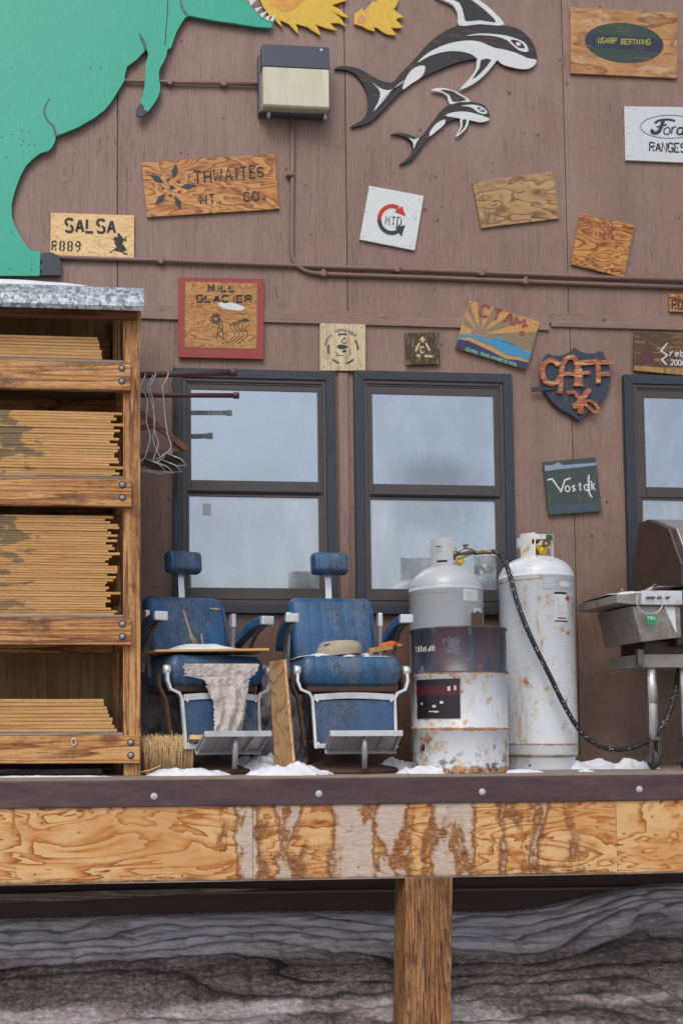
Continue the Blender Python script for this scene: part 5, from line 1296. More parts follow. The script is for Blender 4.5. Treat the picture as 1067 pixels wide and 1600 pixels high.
for si, (sh_i, yt, yb, n, rng, _, nm) in enumerate(stacks):
    z0 = SH[sh_i]+.001; z1 = Z(80, yt, YRF+.06); th = (z1-z0)/n
    for k in range(n):
        pxr = random.uniform(*rng)
        if si == 0: pxr = 154+(n-1-k)*1.3+random.uniform(-2, 2)
        if si == 3: pxr = 162+(n-1-k)*2.4+random.uniform(-3, 3)
        if si == 1 and k in (n-5, 3): pxr = 193
        xr = X(pxr, (yt+yb)/2, YRF+.06); L = 2.44
        yj = random.uniform(-.002, .003)
        key = (si, k % 6)
        zz = z0+k*th
        if key not in mesh_cache:
            m = MB(); t = th*random.uniform(.93, .985)
            m.box(-L, 0, 0, .58, 0, t)
            for q in m.v: q.z += 0
            o = m.build('plywood_sheet', M_SHEET); mesh_cache[key] = o.data
        else:
            o = bpy.data.objects.new('plywood_sheet', mesh_cache[key]); COL.objects.link(o)
        o.location = (xr, YRF+.055+yj, zz)
        o.rotation_euler = (0, 0, random.uniform(-.002, .002))
        if si == 1: o.rotation_euler[1] = 0.0005
        tag(o, (ORD(n-k)+'plywood sheet down in the '+nm.replace(' of the rack', '')), 'plywood sheet', 'plywood sheets in the '+nm.replace(',', ''))

# ================================================================= RODS, HANGERS, TRIANGLE, STRAP
def rod(p0, p1, r, label, y0, y1):
    a = P(*p0, y0); b = P(*p1, y1)
    e = empty('hanging_rod', a, label, 'pipe', 'rods beside the rack')
    MB().tube([a, a.lerp(b, .5), b], r, 14).build('pipe', M_ROD, e)
    d = (b-a).normalized()
    MB().tube([b-d*.035, b-d*.03, b+d*.004, b+d*.008], r, 14, rs=[r*1.0, r*1.32, r*1.35, r*1.1]).build('end_cap', M_ROD, e)
rod((150, 588), (368, 582), .019, 'nearer brown pipe sticking out from the rack with wire hangers on it', -.72, -.72)
rod((150, 617), (372, 618), .0165, 'farther brown pipe sticking out from the rack close to the window', -.21, -.21)
def hanger(px, top, xs_, label, yy=-.72):
    e = empty('wire_hanger', P(px, top, yy), label, 'hanger', 'wire hangers on the nearer rod')
    t = P(px, top, yy); s_ = 1/ (F/(7+yy))
    def Q(dx, dy, dz_=0): return P(px+dx, top+dy, yy+dz_)
    hook = smooth_poly([tuple(Q(-10, 7, .08)), tuple(Q(-5, 3, .06)), tuple(Q(-1, 0, .02)), tuple(Q(1.5, 2, -.02)), tuple(Q(0, 8, -.04)), tuple(Q(-8, 24, -.04))], 4, False)
    MB().tube(hook, .0042, 8).build('hook', M_WIRE, e)
    body = [tuple(Q(*q)) for q in xs_]
    MB().tube(smooth_poly(body, 3, False), .0038, 8).build('wire', M_WIRE, e)
    base = Vector(body[-1])
    MB().tube([base, base+Vector((.09, -.05, -.05)), base+Vector((.13, .02, -.07)), base+Vector((.05, .06, -.065)), base+Vector((-.09, .03, -.055)), base], .0042, 8).build('bottom_bar', M_WIRE, e)
    MB().add([base+Vector((.0, 0, .0)), base+Vector((.09, -.05, -.055)), base+Vector((.11, .01, -.06)), base+Vector((-.02, .05, -.04))], [(0, 1, 2, 3)]).build('clip_plate', M_ZINC, e, solid=.003)
hanger(262, 580, [(-8, 24, -.04), (-6, 45, -.02), (-4, 70, .0), (0, 98, 0), (5, 112, .0), (5, 121, 0), (-2, 128, 0)], 'rightmost wire hanger on the nearer rod')
hanger(242, 581, [(-8, 24, -.04), (-2, 48, 0), (-1, 80, 0), (1, 98, 0), (6, 113, 0), (0, 130, 0), (-3, 139, 0)], 'middle wire hanger on the nearer rod with a kinked stem')
hanger(238, 582, [(-8, 24, -.05), (0, 50, -.02), (4, 75, 0), (2, 95, 0), (2, 108, 0), (8, 122, 0), (14, 136, 0)], 'wire hanger on the nearer rod crossing behind the kinked one', -.70)
hanger(226, 582, [(-6, 24, -.05), (4, 40, 0), (4, 60, 0), (3, 78, 0), (9, 100, 0), (5, 118, 0), (0, 134, 0)], 'leftmost wire hanger beside the rack post', -.74)
e = empty('wooden_triangle', P(250, 690, -.5), 'brown wooden triangular frame hanging behind the wire hangers', 'wooden frame')
def stick(e, a, b, wd, nm='slat', m=M_BROWNW, th=.02):
    a, b = Vector(a), Vector(b); d = (b-a).normalized(); n = Vector((0, 1, 0)); u = n.cross(d).normalized()*wd/2; n = n*th/2
    vs = [a-u-n, a+u-n, a+u+n, a-u+n, b-u-n, b+u-n, b+u+n, b-u+n]
    MB().add(vs, [(0, 1, 2, 3), (7, 6, 5, 4), (0, 4, 5, 1), (1, 5, 6, 2), (2, 6, 7, 3), (3, 7, 4, 0)]).build(nm, m, e, bevel=.002)
stick(e, P(210, 638, -.55), P(292, 702, -.55), .036); stick(e, P(205, 718, -.53), P(292, 699, -.53), .034); stick(e, P(205, 672, -.57), P(244, 664, -.57), .032)
MB().add([P(253, 708, -.57), P(270, 701, -.57), P(270, 714, -.57), P(262, 722, -.57), P(256, 719, -.57)], [(0, 1, 2, 3, 4)]).build('metal_plate', M_ZINC, e, solid=.004)
e = empty('hanging_strap', P(272, 700, -.09), 'thin rusty perforated strap with a hook hanging over the window casing', 'strap')
MB().box(X(271.5, 700, -.09), X(275, 700, -.09), -.092, -.088, Z(272, 640, -.09), Z(272, 610, -.09)).build('plate', M_RUSTB, e)
MB().tube([P(273, 612, -.09), P(273, 690, -.09), P(274, 770, -.09), P(272, 782, -.09), P(264, 782, -.09), P(263, 776, -.09)], .004, 8).build('hook', M_RUSTB, e)
MB().tube([P(276, 640, -.08), P(276, 700, -.08), P(276, 768, -.08)], .003, 8).build('wire', M_RUSTB, e)

# ================================================================= BARBER CHAIRS
def pad(name, m, w, d, h, at, rot, parent, rnd=.03, sub=3, crown=.0, sag=0.):
    """rounded cushion, thickness d along local y"""
    n = 12; mb = MB(); vs = []
    def f(u, v, side):
        x = (u-.5)*w; z = (v-.5)*h
        ex = max(0, abs(u-.5)*2-1+2*rnd/w)/(2*rnd/w); ez = max(0, abs(v-.5)*2-1+2*rnd/h)/(2*rnd/h)
        e_ = min(1, math.hypot(ex, ez)); y = d/2*math.sqrt(max(0, 1-e_**2*.96))
        if ex > 0 and ez > 0 and math.hypot(ex, ez) > 1:
            k = 1/math.hypot(ex, ez); x = math.copysign(w/2-rnd+rnd*ex*k, x); z = math.copysign(h/2-rnd+rnd*ez*k, z)
        y += crown*(1-(2*u-1)**2)*(1-(2*v-1)**2)
        y *= 1
        return (x, -y*side, z - sag*(1-(2*u-1)**2)*(1-v))
    def mono(N, s_):
        # denser sampling at the edges
        return [ (.5-.5*math.cos(math.pi*i/N))*.55+.45*i/N for i in range(N+1)]
    N1, N2 = 28, 22; U1, V1 = mono(N1, 0), mono(N2, 0)
    front = [f(u, v, 1) for v in V1 for u in U1]; back = [f(u, v, -1) for v in V1 for u in U1]
    F_ = []
    idx = lambda i, j: j*(N1+1)+i
    for j in range(N2):
        for i in range(N1):
            F_.append((idx(i, j), idx(i+1, j), idx(i+1, j+1), idx(i, j+1)))
    o = len(front)
    fs = F_+[tuple(o+k for k in q[::-1]) for q in F_]
    rim = [idx(i, 0) for i in range(N1+1)]+[idx(N1, j) for j in range(1, N2+1)]+[idx(i, N2) for i in range(N1-1, -1, -1)]+[idx(0, j) for j in range(N2-1, 0, -1)]
    for a, b in zip(rim, rim[1:]+rim[:1]): fs.append((a, o+a, o+b, b))
    M_ = Matrix.Translation(at) @ rot.to_4x4()
    mb.add([M_ @ Vector(q) for q in front+back], fs, True)
    return mb.build(name, m, parent)
def Rx(a): return Matrix.Rotation(R(a), 3, 'X')
def Ry(a): return Matrix.Rotation(R(a), 3, 'Y')
def Rz(a): return Matrix.Rotation(R(a), 3, 'Z')
def bar(m, pts, w, t, axis='Y'):
    """flat bar of width w (across x) and thickness t following pts in the YZ sense"""
    pts = [Vector(p) for p in pts]; n = len(pts); vs = []
    for i, p in enumerate(pts):
        d = (pts[min(i+1, n-1)]-pts[max(0, i-1)]).normalized()
        s_ = Vector((1, 0, 0)) if axis == 'X' else Vector((0, 1, 0))
        nn = d.cross(s_).normalized(); s2 = s_
        vs += [p-s2*w/2-nn*t/2, p+s2*w/2-nn*t/2, p+s2*w/2+nn*t/2, p-s2*w/2+nn*t/2]
    fs = [(0, 1, 2, 3), tuple(4*(n-1)+k for k in (3, 2, 1, 0))]
    for i in range(n-1):
        for k in range(4): fs.append((4*i+k, 4*(i+1)+k, 4*(i+1)+(k+1) % 4, 4*i+(k+1) % 4))
    m.add(vs, fs); return m
def chair(loc, rz, label, torn=False):
    c = empty('barber_chair', loc, label, 'barber chair', 'barber chairs on the deck', rz)
    # local frame: y=0 at seat pivot; front is -y. sizes in metres
    pad('backrest', M_VINYL, .56, .13, .52, (0, .20, .86), Rx(-11), c, .06, crown=.02)
    for zq in (.66, ):
        MB().tube([(-.265, .118, .70), (-.27, .155, .90), (-.262, .185, 1.05), (-.235, .192, 1.085), (0, .194, 1.092), (.235, .192, 1.085), (.262, .185, 1.05), (.27, .155, .90), (.265, .118, .70)], .006, 8).build('piping', M_VINYL, c)
    for bx in (-.225, .225):
        for bz in (.43, .18): MB().ball((bx, -.338 if bz > .3 else -.352, bz), .008, 1, .5, 1, 10).build('rivet', M_CHROME, c)
    MB().box(-.25, .25, .255, .285, .62, 1.06, Rx(-11)).build('backrest_shell', M_ALU, c, bevel=.01)
    pad('headrest', M_VINYL, .245, .11, .145, (0, .24, 1.345), Rx(-8), c, .03, crown=.01)
    MB().box(-.021, .021, .262, .276, 1.05, 1.30, Rx(-6)).build('headrest_bar', M_CHROME, c, bevel=.004)
    pad('seat', M_VINYL, .625, .18, .50, (0, -.05, .615), Rx(90) @ Rz(0), c, .05, crown=.015)
    MB().box(-.27, .27, -.26, .20, .485, .535).build('seat_frame', M_RUSTB, c, bevel=.01)
    for s in (-1, 1):
        # armrest
        a = Ry(0)
        mb = MB(); n = 14
        path = smooth_poly([(s*.335, .20, .80), (s*.345, .08, .86), (s*.352, -.06, .915), (s*.355, -.17, .935), (s*.355, -.235, .935)], 4, False)
        vs = []
        for i, p in enumerate(path):
            t = i/(len(path)-1); hh = .075*(1-.25*t); ww = .034
            for (dx, dz_) in ((-ww, -hh/2), (-ww*1.05, hh*.2), (-ww*.7, hh/2), (ww*.7, hh/2), (ww*1.05, hh*.2), (ww, -hh/2)): vs.append((p[0]+dx, p[1], p[2]+dz_))
        L = len(path); fs = [(0, 1, 2, 3, 4, 5)[::-1], tuple(6*(L-1)+k for k in range(6))]
        for i in range(L-1):
            for k in range(6): fs.append((6*i+k, 6*(i+1)+k, 6*(i+1)+(k+1) % 6, 6*i+(k+1) % 6)[::-1])
        mb.add(vs, fs); ar = mb.build('armrest', M_VINYL, c, bevel=.006, seg=3)
        MB().box(s*.355-.040, s*.355+.040, -.262, -.222, .908, .962).build('arm_cap', M_CHROME, c, bevel=.006, seg=3)
        m = MB(); bar(m, smooth_poly([(s*.350, -.21, .90), (s*.352, -.10, .86), (s*.350, -.02, .78), (s*.335, .0, .70), (s*.325, .0, .58)], 4, False), .026, .014, 'X'); m.build('arm_support', M_ZINC, c, bevel=.003)
        # side casting of the back with bright cap
        MB().box(s*.30-.014, s*.30+.014, .10, .15, .92, 1.01).build('side_cap', M_CHROME, c, bevel=.006, seg=2)
        m = MB(); bar(m, [(s*.30, .13, .92), (s*.30, .14, .80), (s*.31, .16, .62)], .02, .05, 'X'); m.build('back_arm', M_ALU, c, bevel=.003)
        # front pivot and leg-rest side strip
        m = MB(); m.lathe([(0, -.02), (.028, -.018), (.03, 0), (.028, .018), (0, .02)], (0, 0, 0), 18); m.v = [Vector((s*.335+v.z, -.285+v.x, .615+v.y)) for v in m.v]; m.build('pivot', M_CHROME, c)
        m = MB()
        xk = s*.235 if s > 0 else s*.235
        pts_ = [(s*.335, -.29, .615), (s*.337, -.30, .55), (s*.320, -.305, .50), (s*.27, -.31, .478), (s*.252, -.312, .445), (s*.247, -.33, .30), (s*.243, -.35, .15)]
        bar(m, pts_, .030, .017, 'Y'); m.build('leg_rest_side', M_CHROME, c, bevel=.003)
        m = MB(); bar(m, [(s*.335, -.15, .60), (s*.34, -.17, .52), (s*.31, -.20, .44), (s*.28, -.22, .16)], .05, .018, 'Y'); m.build('side_plate', M_RUSTB, c, bevel=.003)
    MB().add([(-.24, -.318, .44), (.24, -.318, .44), (.232, -.345, .165), (-.232, -.345, .165), (-.24, -.29, .44), (.24, -.29, .44), (.232, -.317, .165), (-.232, -.317, .165)],
             [(0, 3, 2, 1), (4, 5, 6, 7), (0, 1, 5, 4), (1, 2, 6, 5), (2, 3, 7, 6), (3, 0, 4, 7)]).build('leg_rest_panel', M_VINYLP, c, bevel=.004)
    m = MB()
    for k in range(12):
        u = k/12; v = (k+1)/12; zf = lambda t: .452+.012*math.sin(math.pi*t)
        m.add([(-.245+.49*u, -.33, zf(u)-.018), (-.245+.49*v, -.33, zf(v)-.018), (-.245+.49*v, -.33, zf(v)+.018), (-.245+.49*u, -.33, zf(u)+.018),
               (-.245+.49*u, -.30, zf(u)-.018), (-.245+.49*v, -.30, zf(v)-.018), (-.245+.49*v, -.30, zf(v)+.018), (-.245+.49*u, -.30, zf(u)+.018)],
              [(0, 1, 2, 3), (4, 7, 6, 5), (3, 2, 6, 7), (0, 4, 5, 1)])
    m.build('top_strip', M_CHROME, c); MB().box(-.235, .235, -.362, -.33, .150, .178).build('bottom_strip', M_CHROME, c, bevel=.004)
    # footrest: plate raked down to the rear, ribs underneath
    rt = Rx(36)
    fr = MB().box(-.215, .215, -.135, .0, -.008, .008).v
    m = MB(); o = Vector((.02, -.505, .245))
    def T(v): return rt.inverted() @ Vector(v)+o
    def tb(x0, x1, y0, y1, z0, z1, m):
        b = MB().box(x0, x1, y0, y1, z0, z1); b.v = [T(v) for v in b.v]; m.add(b.v, b.f)
    tb(-.215, .215, 0, .175, -.006, .006, m); m.build('footrest', M_ALU, c, bevel=.003)
    m = MB(); m.box(-.215+.02, .215+.02, -.516, -.502, .222, .256); m.build('footrest_lip', M_CHROME, c, bevel=.003)
    for k in range(5):
        m = MB(); x_ = -.20+k*.10; tb(x_-.004, x_+.004, .01, .17, -.026, -.0065, m); m.build('footrest_rib', M_ALU, c)
    m = MB(); tb(-.215, .215, .165, .178, -.032, -.0066, m); m.build('footrest_heel', M_ALU, c, bevel=.002)
    MB().tube([(.02, -.47, .225), (.02, -.465, .14), (.02, -.455, .035)], .018, 14, rs=[.018, .019, .015]).build('footrest_stay', M_ALU, c)
    MB().tube([(0, -.02, .0), (0, -.02, .50)], .075, 24).build('column', M_RUSTB, c)
    m = MB(); m.lathe([(0, 0), (.325, 0), (.33, .012), (.318, .028), (.22, .045), (.12, .075), (.09, .11), (0, .11)], (0, -.08, 0), 48); m.build('base', M_RUSTB, c)
    MB().tube([(-.20, -.28, .16), (-.24, .0, .2), (-.10, .02, .24)], .008, 8).build('link_rod', M_RUSTB, c)
    return c
# chair positions: the root stands under the seat
p2 = P(531, 1205, -.63); c2 = chair((p2.x, -.66, 0), R(1.5), 'blue barber chair with a coiled canvas hose lying on its seat')
p1 = P(318, 1205, -.60); c1 = chair((p1.x-.03, -.64, 0), R(19), 'blue barber chair with a torn seat cover, next to the rack')

# tears on the first chair
def cl(c, x, y, z): # local chair -> world
    a = c.rotation_euler[2]; return Vector((c.location.x+x*math.cos(a)-y*math.sin(a), c.location.y+x*math.sin(a)+y*math.cos(a), c.location.z+z))
def tear(c, pts, nm='tear'):
    # pts (x,z) on the raked back cushion front
    m = MB(); q = smooth_poly(pts, 3)
    def yy(x, z): return .20-.0650-.021*(1-(x/.28)**2)*max(0, 1-((z-.86)/.26)**2)+(z-.86)*math.tan(R(11))
    ctr = (sum(a for a, _ in q)/len(q), sum(b for _, b in q)/len(q))
    vs = [(a, yy(a, b)-.002, b) for a, b in q]+[(ctr[0], yy(*ctr)-.006, ctr[1])]
    n = len(q); m.add(vs, [(i, (i+1) % n, n) for i in range(n)], True); m.build(nm, M_FOAM, c, solid=.0015)
tear(c1, [(-.040, 1.025), (-.030, 1.02), (-.020, .96), (-.006, .90), (.010, .86), (.020, .83), (.050, .815), (.042, .795), (.028, .80), (.024, .78), (.008, .785), (.004, .82), (-.012, .83), (-.014, .88), (-.026, .93)])
tear(c1, [(.07, .88), (.082, .86), (.075, .82), (.10, .78), (.088, .77), (.072, .80), (.066, .85)])
tear(c1, [(.15, 1.045), (.20, 1.05), (.24, 1.038), (.19, 1.035)])
tear(c2, [(.02, .80), (.028, .80), (.03, .72), (.018, .71)])

# board with snow across the first chair's seat, torn cloth hanging
e = empty('seat_board', P(330, 1035, -.8), 'thin plywood board lying across the torn barber chair seat', 'board')
a, b, c_, d = P(243, 1039, -.98), P(421, 1032, -.98), P(395, 1030, -.60), P(222, 1034, -.60)
z_ = .722
def at_z(p, z): return Vector((p.x, p.y, z))
q = [at_z(a, z_), at_z(b, z_+.01), at_z(c_, z_+.01), at_z(d, z_)]
MB().add(q+[v+Vector((0, 0, .014)) for v in q], [(3, 2, 1, 0), (4, 5, 6, 7), (0, 1, 5, 4), (1, 2, 6, 5), (2, 3, 7, 6), (3, 0, 4, 7)]).build('board', M_SHEET, e, bevel=.0015)
mb = MB()
def sn(u, v):
    base = q[0].lerp(q[1], .12+.66*u).lerp(q[3].lerp(q[2], .12+.66*u), .12+.6*v)
    h = .035*(math.sin(math.pi*u)**.7)*(math.sin(math.pi*v)**.6)*(1+.6*mnoise.noise(Vector((u*5, v*3, 1))))
    return base+Vector((0, 0, .0145+max(0, h)))
mb.grid(sn, 30, 12); o = mb.build('snow_patch', M_SNOW, origin=P(330, 1030, -.8)); tag(o, 'snow lying on the board across the torn chair', 'snow')
# cloth (belongs to the chair's torn seat cover)
rows = [(1037, 288, 404), (1043, 286, 404), (1050, 290, 402), (1056, 288, 396), (1060, 312, 390), (1064, 322, 389), (1075, 324, 388), (1086, 328, 387), (1096, 333, 385), (1108, 335, 384), (1120, 334, 382), (1134, 336, 379), (1144, 334, 377), (1150, 337, 373), (1154, 345, 366)]
mb = MB(); NU, NV = 60, 80
def cf(u, v):
    t = v*(len(rows)-1); i = min(int(t), len(rows)-2); k = t-i
    y = rows[i][0]*(1-k)+rows[i+1][0]*k; x0 = rows[i][1]*(1-k)+rows[i+1][1]*k; x1 = rows[i][2]*(1-k)+rows[i+1][2]*k
    rag = 4.5*mnoise.noise(Vector((y*.35, 0, 0))); rag2 = 5*mnoise.noise(Vector((y*.4, 7, 0)))
    x = x0+rag+(x1+rag2-x0-rag)*u
    fold = .011*math.sin(x*.34+math.sin(y*.05)*2.5+3*mnoise.noise(Vector((x*.05, y*.02, 4))))*min(1, v*2)+.016*mnoise.noise(Vector((x*.13, y*.03, 9)))+.012*mnoise.noise(Vector((x*.08, y*.05, 0)))+.006*mnoise.noise(Vector((x*.3, y*.2, 0)))
    yb = -1.005 - (.015 if v > .25 else .0)-max(0, (.25-v))*.05
    return P(x, y+(1.5*mnoise.noise(Vector((x*.2, 3, 0))) if v > .96 or .2 < v < .32 else 0), yb-fold)
mb.grid(cf, NU, NV)
off = c1.location.copy()
a_ = -c1.rotation_euler[2]
mb.v = [Matrix.Rotation(a_, 3, 'Z') @ (v-off) for v in mb.v]
mb.build('torn_seat_cover', M_FABRIC, c1, solid=.002)

# things on the second seat
def hose_roll():
    c0 = P(529, 1017, -.80); zt = .715
    e = empty('canvas_hose_roll', (c0.x, -.82, zt), 'flat coiled canvas strap roll lying on the snowy barber chair seat', 'strap roll')
    for k, (r, dz_, w_) in enumerate(((.135, .0, .068), (.121, .006, .07), (.108, .002, .072), (.095, .008, .07), (.080, .0, .07))):
        m = MB(); n = 56
        pr = [(r, .0), (r+.003, w_*.5), (r, w_), (r-.008, w_), (r-.009, w_*.5), (r-.008, 0), (r, 0)]
        m.lathe(pr, (0, 0, 0), n)
        m.v = [Vector((c0.x+v.x*(1+.03*k), -.82+v.y*.85, zt+dz_+v.z*(1-.2*(v.x/.13)**2)+.012*math.sin(v.x*9+k))) for v in m.v]
        m.build('coil', M_STRAP, e)
    m = MB(); m.grid(lambda u, v: Vector((c0.x+(u-.5)*.22, -.82+(v-.5)*.17, zt+.060+.012*math.sin(u*5)+.01*v)) if True else 0, 12, 12); m.build('top_fold', M_STRAP, e, solid=.004)
hose_roll()
mb = MB()
cs = c2.location
def sn2(u, v):
    x = cs.x-.30+.58*u; y = cs.y-.27+.38*v
    ed = math.sin(math.pi*min(1, max(0, u)))**.5*math.sin(math.pi*v)**.5
    h = .032*ed*(1+.7*mnoise.noise(Vector((u*7, v*4, 9))))
    return (x+.02*mnoise.noise(Vector((u*4, v*4, 3))), y+.03*mnoise.noise(Vector((u*9, 0, 3))), .700+max(0, h))
mb.grid(sn2, 36, 18); o = mb.build('snow_patch', M_SNOW, origin=(cs.x, cs.y, .70)); tag(o, 'snow lying on the seat around the coiled canvas strap', 'snow')
e = empty('wood_block', P(603, 1020, -.93), 'small split wood block on the barber chair seat', 'wood block')
stick(e, at_z(P(576, 1024, -.92), .735), at_z(P(612, 1016, -.92), .76), .03, 'block', M_SIGN_L, .05)
e = empty('orange_handle', P(603, 1010, -.85), 'orange plastic tool handle on the barber chair seat beside the wood block', 'tool')
MB().tube([at_z(P(592, 1014, -.86), .765), at_z(P(600, 1012, -.86), .775), at_z(P(612, 1010, -.86), .785), at_z(P(619, 1013, -.86), .775)], .018, 12, rs=[.013, .018, .019, .021]).build('grip', M_ORANGE, e)
MB().tube([at_z(P(619, 1013, -.86), .775), at_z(P(628, 1014, -.86), .772)], .012, 10).build('tip', M_SIGN_L, e)

# leaning plywood plank
e = empty('leaning_plank', P(440, 1198, -1.0), 'plywood plank leaning between the two barber chairs', 'plank')
tl, tr, br, bl = P(421, 1034, -.93), P(443, 1030, -.93), P(459, 1199, -1.06), P(430, 1199, -1.06)
q = [tl, tr, br, bl]; q[2].z = .002; q[3].z = .002
th = Vector((.022, .01, 0))
MB().add([tl, tr, br, bl]+[v+Vector((0, .02, 0)) for v in (tl, tr, br, bl)], [(0, 3, 2, 1), (4, 5, 6, 7), (0, 1, 5, 4), (1, 2, 6, 5), (2, 3, 7, 6), (3, 0, 4, 7)]).build('face_veneer', wood('plank_face_veneer', [(104, 76, 44), (140, 106, 66), (160, 126, 84)], 'Z', 'flame', 1.6, .6), e)
MB().add([tr, tr+Vector((.016, 0, 0)), br+Vector((.016, 0, 0)), br]+[v+Vector((0, .024, 0)) for v in (tr, tr+Vector((.016, 0, 0)), br+Vector((.016, 0, 0)), br)], [(0, 3, 2, 1), (4, 5, 6, 7), (0, 1, 5, 4), (1, 2, 6, 5), (2, 3, 7, 6), (3, 0, 4, 7)]).build('edge_ply', wood('plank_edge', [(150, 96, 52), (206, 160, 110), (222, 186, 140)], 'Z', 'grain', 2.5, .6), e)

# tarpaulin heaps behind the chairs
def tarp(x0, x1, y0, y1, Yb, label, seed):
    mb = MB()
    def f(u, v):
        px = x0+(x1-x0)*u; py = y0+(y1-y0)*v
        n = mnoise.noise(Vector((u*3, v*3, seed)))*.10+abs(mnoise.noise(Vector((u*8, v*7, seed+3))))*.09
        edge = math.sin(math.pi*min(1, max(0, u)))
        p = P(px, py-6*mnoise.noise(Vector((u*5, 0, seed))), Yb-(.10+n)*(.35+v*.9)); 
        p.z = max(p.z, .003); return p
    mb.grid(f, 50, 50)
    o = mb.build('tarpaulin', M_TARP, origin=P((x0+x1)/2, y1, Yb), solid=.004); tag(o, label, 'tarpaulin')
tarp(212, 292, 1062, 1203, -.18, 'crumpled dark grey tarpaulin between the rack and the torn chair', 1)
tarp(398, 482, 1040, 1203, -.15, 'crumpled grey tarpaulin behind the leaning plank', 5)

# ================================================================= BROOM
e = empty('broom_head', P(262, 1204, -1.0), 'upturned straw broom head standing at the foot of the rack', 'broom')
MB().box(X(226, 1205, -.98), X(306, 1205, -1.02), -1.03, -.93, .003, .032, ).build('block', M_SIGN_L, e, bevel=.006, seg=2)
mb = MB(); zt = Z(262, 1146, -1.0)
for i in range(420):
    u = random.random(); x = X(226+75*u, 1190, -1.0); y = random.uniform(-1.04, -.93)
    ln = zt-.02+random.gauss(0, .012); lean = random.gauss(-.02+.03*u, .018)
    if random.random() < .04: lean += random.uniform(-.06, .06)
    b0 = Vector((x, y, .025)); b1 = Vector((x+lean*.4, y-.004, .025+(ln-.02)*.55)); b2 = Vector((x+lean*1.3, y-.012*random.random(), ln))
    mb.tube([b0, b1, b2], .0017, 4, True, [.0022, .002, .0011])
o = mb.build('bristles', M_BRISTLE, e); o['kind'] = 'stuff'
e = empty('wood_stick', P(318, 1152, -1.12), 'short square wood stick lying on the footrest of the torn chair', 'stick')
stick(e, P(297, 1152, -1.06), P(345, 1151, -1.10), .026, 'stick', M_SIGN_Y, .03)
e = empty('twig', P(235, 1203, -1.1), 'single bent straw lying in front of the broom head', 'straw')
MB().tube([P(222, 1206, -1.12), P(236, 1203, -1.12), P(252, 1196, -1.12)], .0035, 6).build('straw', M_BRISTLE, e)

# ================================================================= DRUM AND GAS CYLINDERS
bc = P(719, 1200, -.84); bc.y = -.84; bc.z = 0; br_ = 75/ (F/(7-.84))
drum = empty('steel_drum', bc, 'rusty white steel drum with a dark upper third in front of the grey cylinder', 'drum')
H = Z(719, 977, -.84-br_)
h1, h2 = .262, .598; s_ = H/.93
prof = [(br_-.012, 0), (br_-.002, .0), (br_+.003, .010), (br_-.004, .022)]
for hh in (h1, h2): prof += [(br_-.004, hh-.02), (br_+.008, hh-.006), (br_+.008, hh+.006), (br_-.004, hh+.02)]
prof += [(br_-.004, H-.02), (br_+.003, H-.012), (br_+.004, H-.003), (br_, H), (br_-.008, H), (br_-.010, H-.02), (0, H-.02)]
m = MB(); m.lathe(prof, bc, 96)
for v in m.v:
    a = math.atan2(v.x-bc.x, -(v.y-bc.y)); z = v.z
    dn = .004*mnoise.noise(Vector((a*2.2, z*4, 4)))+.008*max(0, mnoise.noise(Vector((a*1.2, z*3, 8))))*(-1)
    r = Vector((v.x-bc.x, v.y-bc.y, 0)); 
    if r.length > .1: v += r.normalized()*dn
m.build('body', M_BARREL, drum)
def patch(par, name, c, r, px0, px1, z0, z1, m_, Yc, lift=.0015, n=12):
    def ang(px):
        x = X(px, 1000, Yc-r)-c.x
        for _ in range(4):
            a = math.asin(max(-.98, min(.98, x/r))); x = X(px, 1000, Yc-r*math.cos(a))-c.x
        return math.asin(max(-.98, min(.98, x/r)))
    a0, a1 = ang(px0), ang(px1)
    mb = MB(); mb.lathe([(r+lift, z0), (r+lift, z1)], c, n, a0, a1)
    return mb.build(name, m_, par)
def zz(px, py, Y): return Z(px, py, Y)
Yf = -.84-br_
patch(drum, 'sticker', bc, br_-.002, 649, 717, zz(690, 1122, Yf), zz(690, 1060, Yf), M_POSTER, -.84, .004)
patch(drum, 'sticker_band', bc, br_-.002, 650, 717, zz(690, 1086, Yf), zz(690, 1071, Yf), M_POSTR, -.84, .005)
patch(drum, 'red_mark', bc, br_-.002, 650, 655, zz(690, 1084, Yf), zz(690, 1073, Yf), M_REDD, -.84, .006)
for (a, b, c_, d) in ((686, 691, 1099, 1095), (675, 680, 1105, 1101), (660, 662, 1100, 1097), (677, 683, 1113, 1112), (651, 656, 1103, 1101), (698, 702, 1079, 1072), (708, 711, 1078, 1071), (670, 684, 1112, 1110.5)):
    patch(drum, 'paint_chip', bc, br_-.002, a, b, zz(690, c_, Yf), zz(690, d, Yf), M_STICK, -.84, .0066, 3)
# scratched lettering on the dark band
for k, (px, hgt) in enumerate(((654, 10), (657, 9), (660, 10), (663, 7), (666, 8), (670, 4), (672, 8), (675, 9), (678, 8))):
    patch(drum, 'scratched_mark', bc, br_-.002, px, px+1.4, zz(665, 1015, Yf), zz(665, 1015-hgt, Yf), M_WHITE, -.84, .0032, 2)
# bung plate on the rim
MB().box(X(737, 965, -.62), X(754, 965, -.62), -.62, -.606, H-.01, Z(745, 957, -.62)).build('rim_bracket', M_RUSTB, drum, bevel=.003)
m = MB(); a_ = bc+Vector((-br_*.92, -br_*.40, Z(650, 1168, -1.0))); m.ball(a_, .016, 1, .4, 1.3); m.build('plug', M_BLACK, drum)

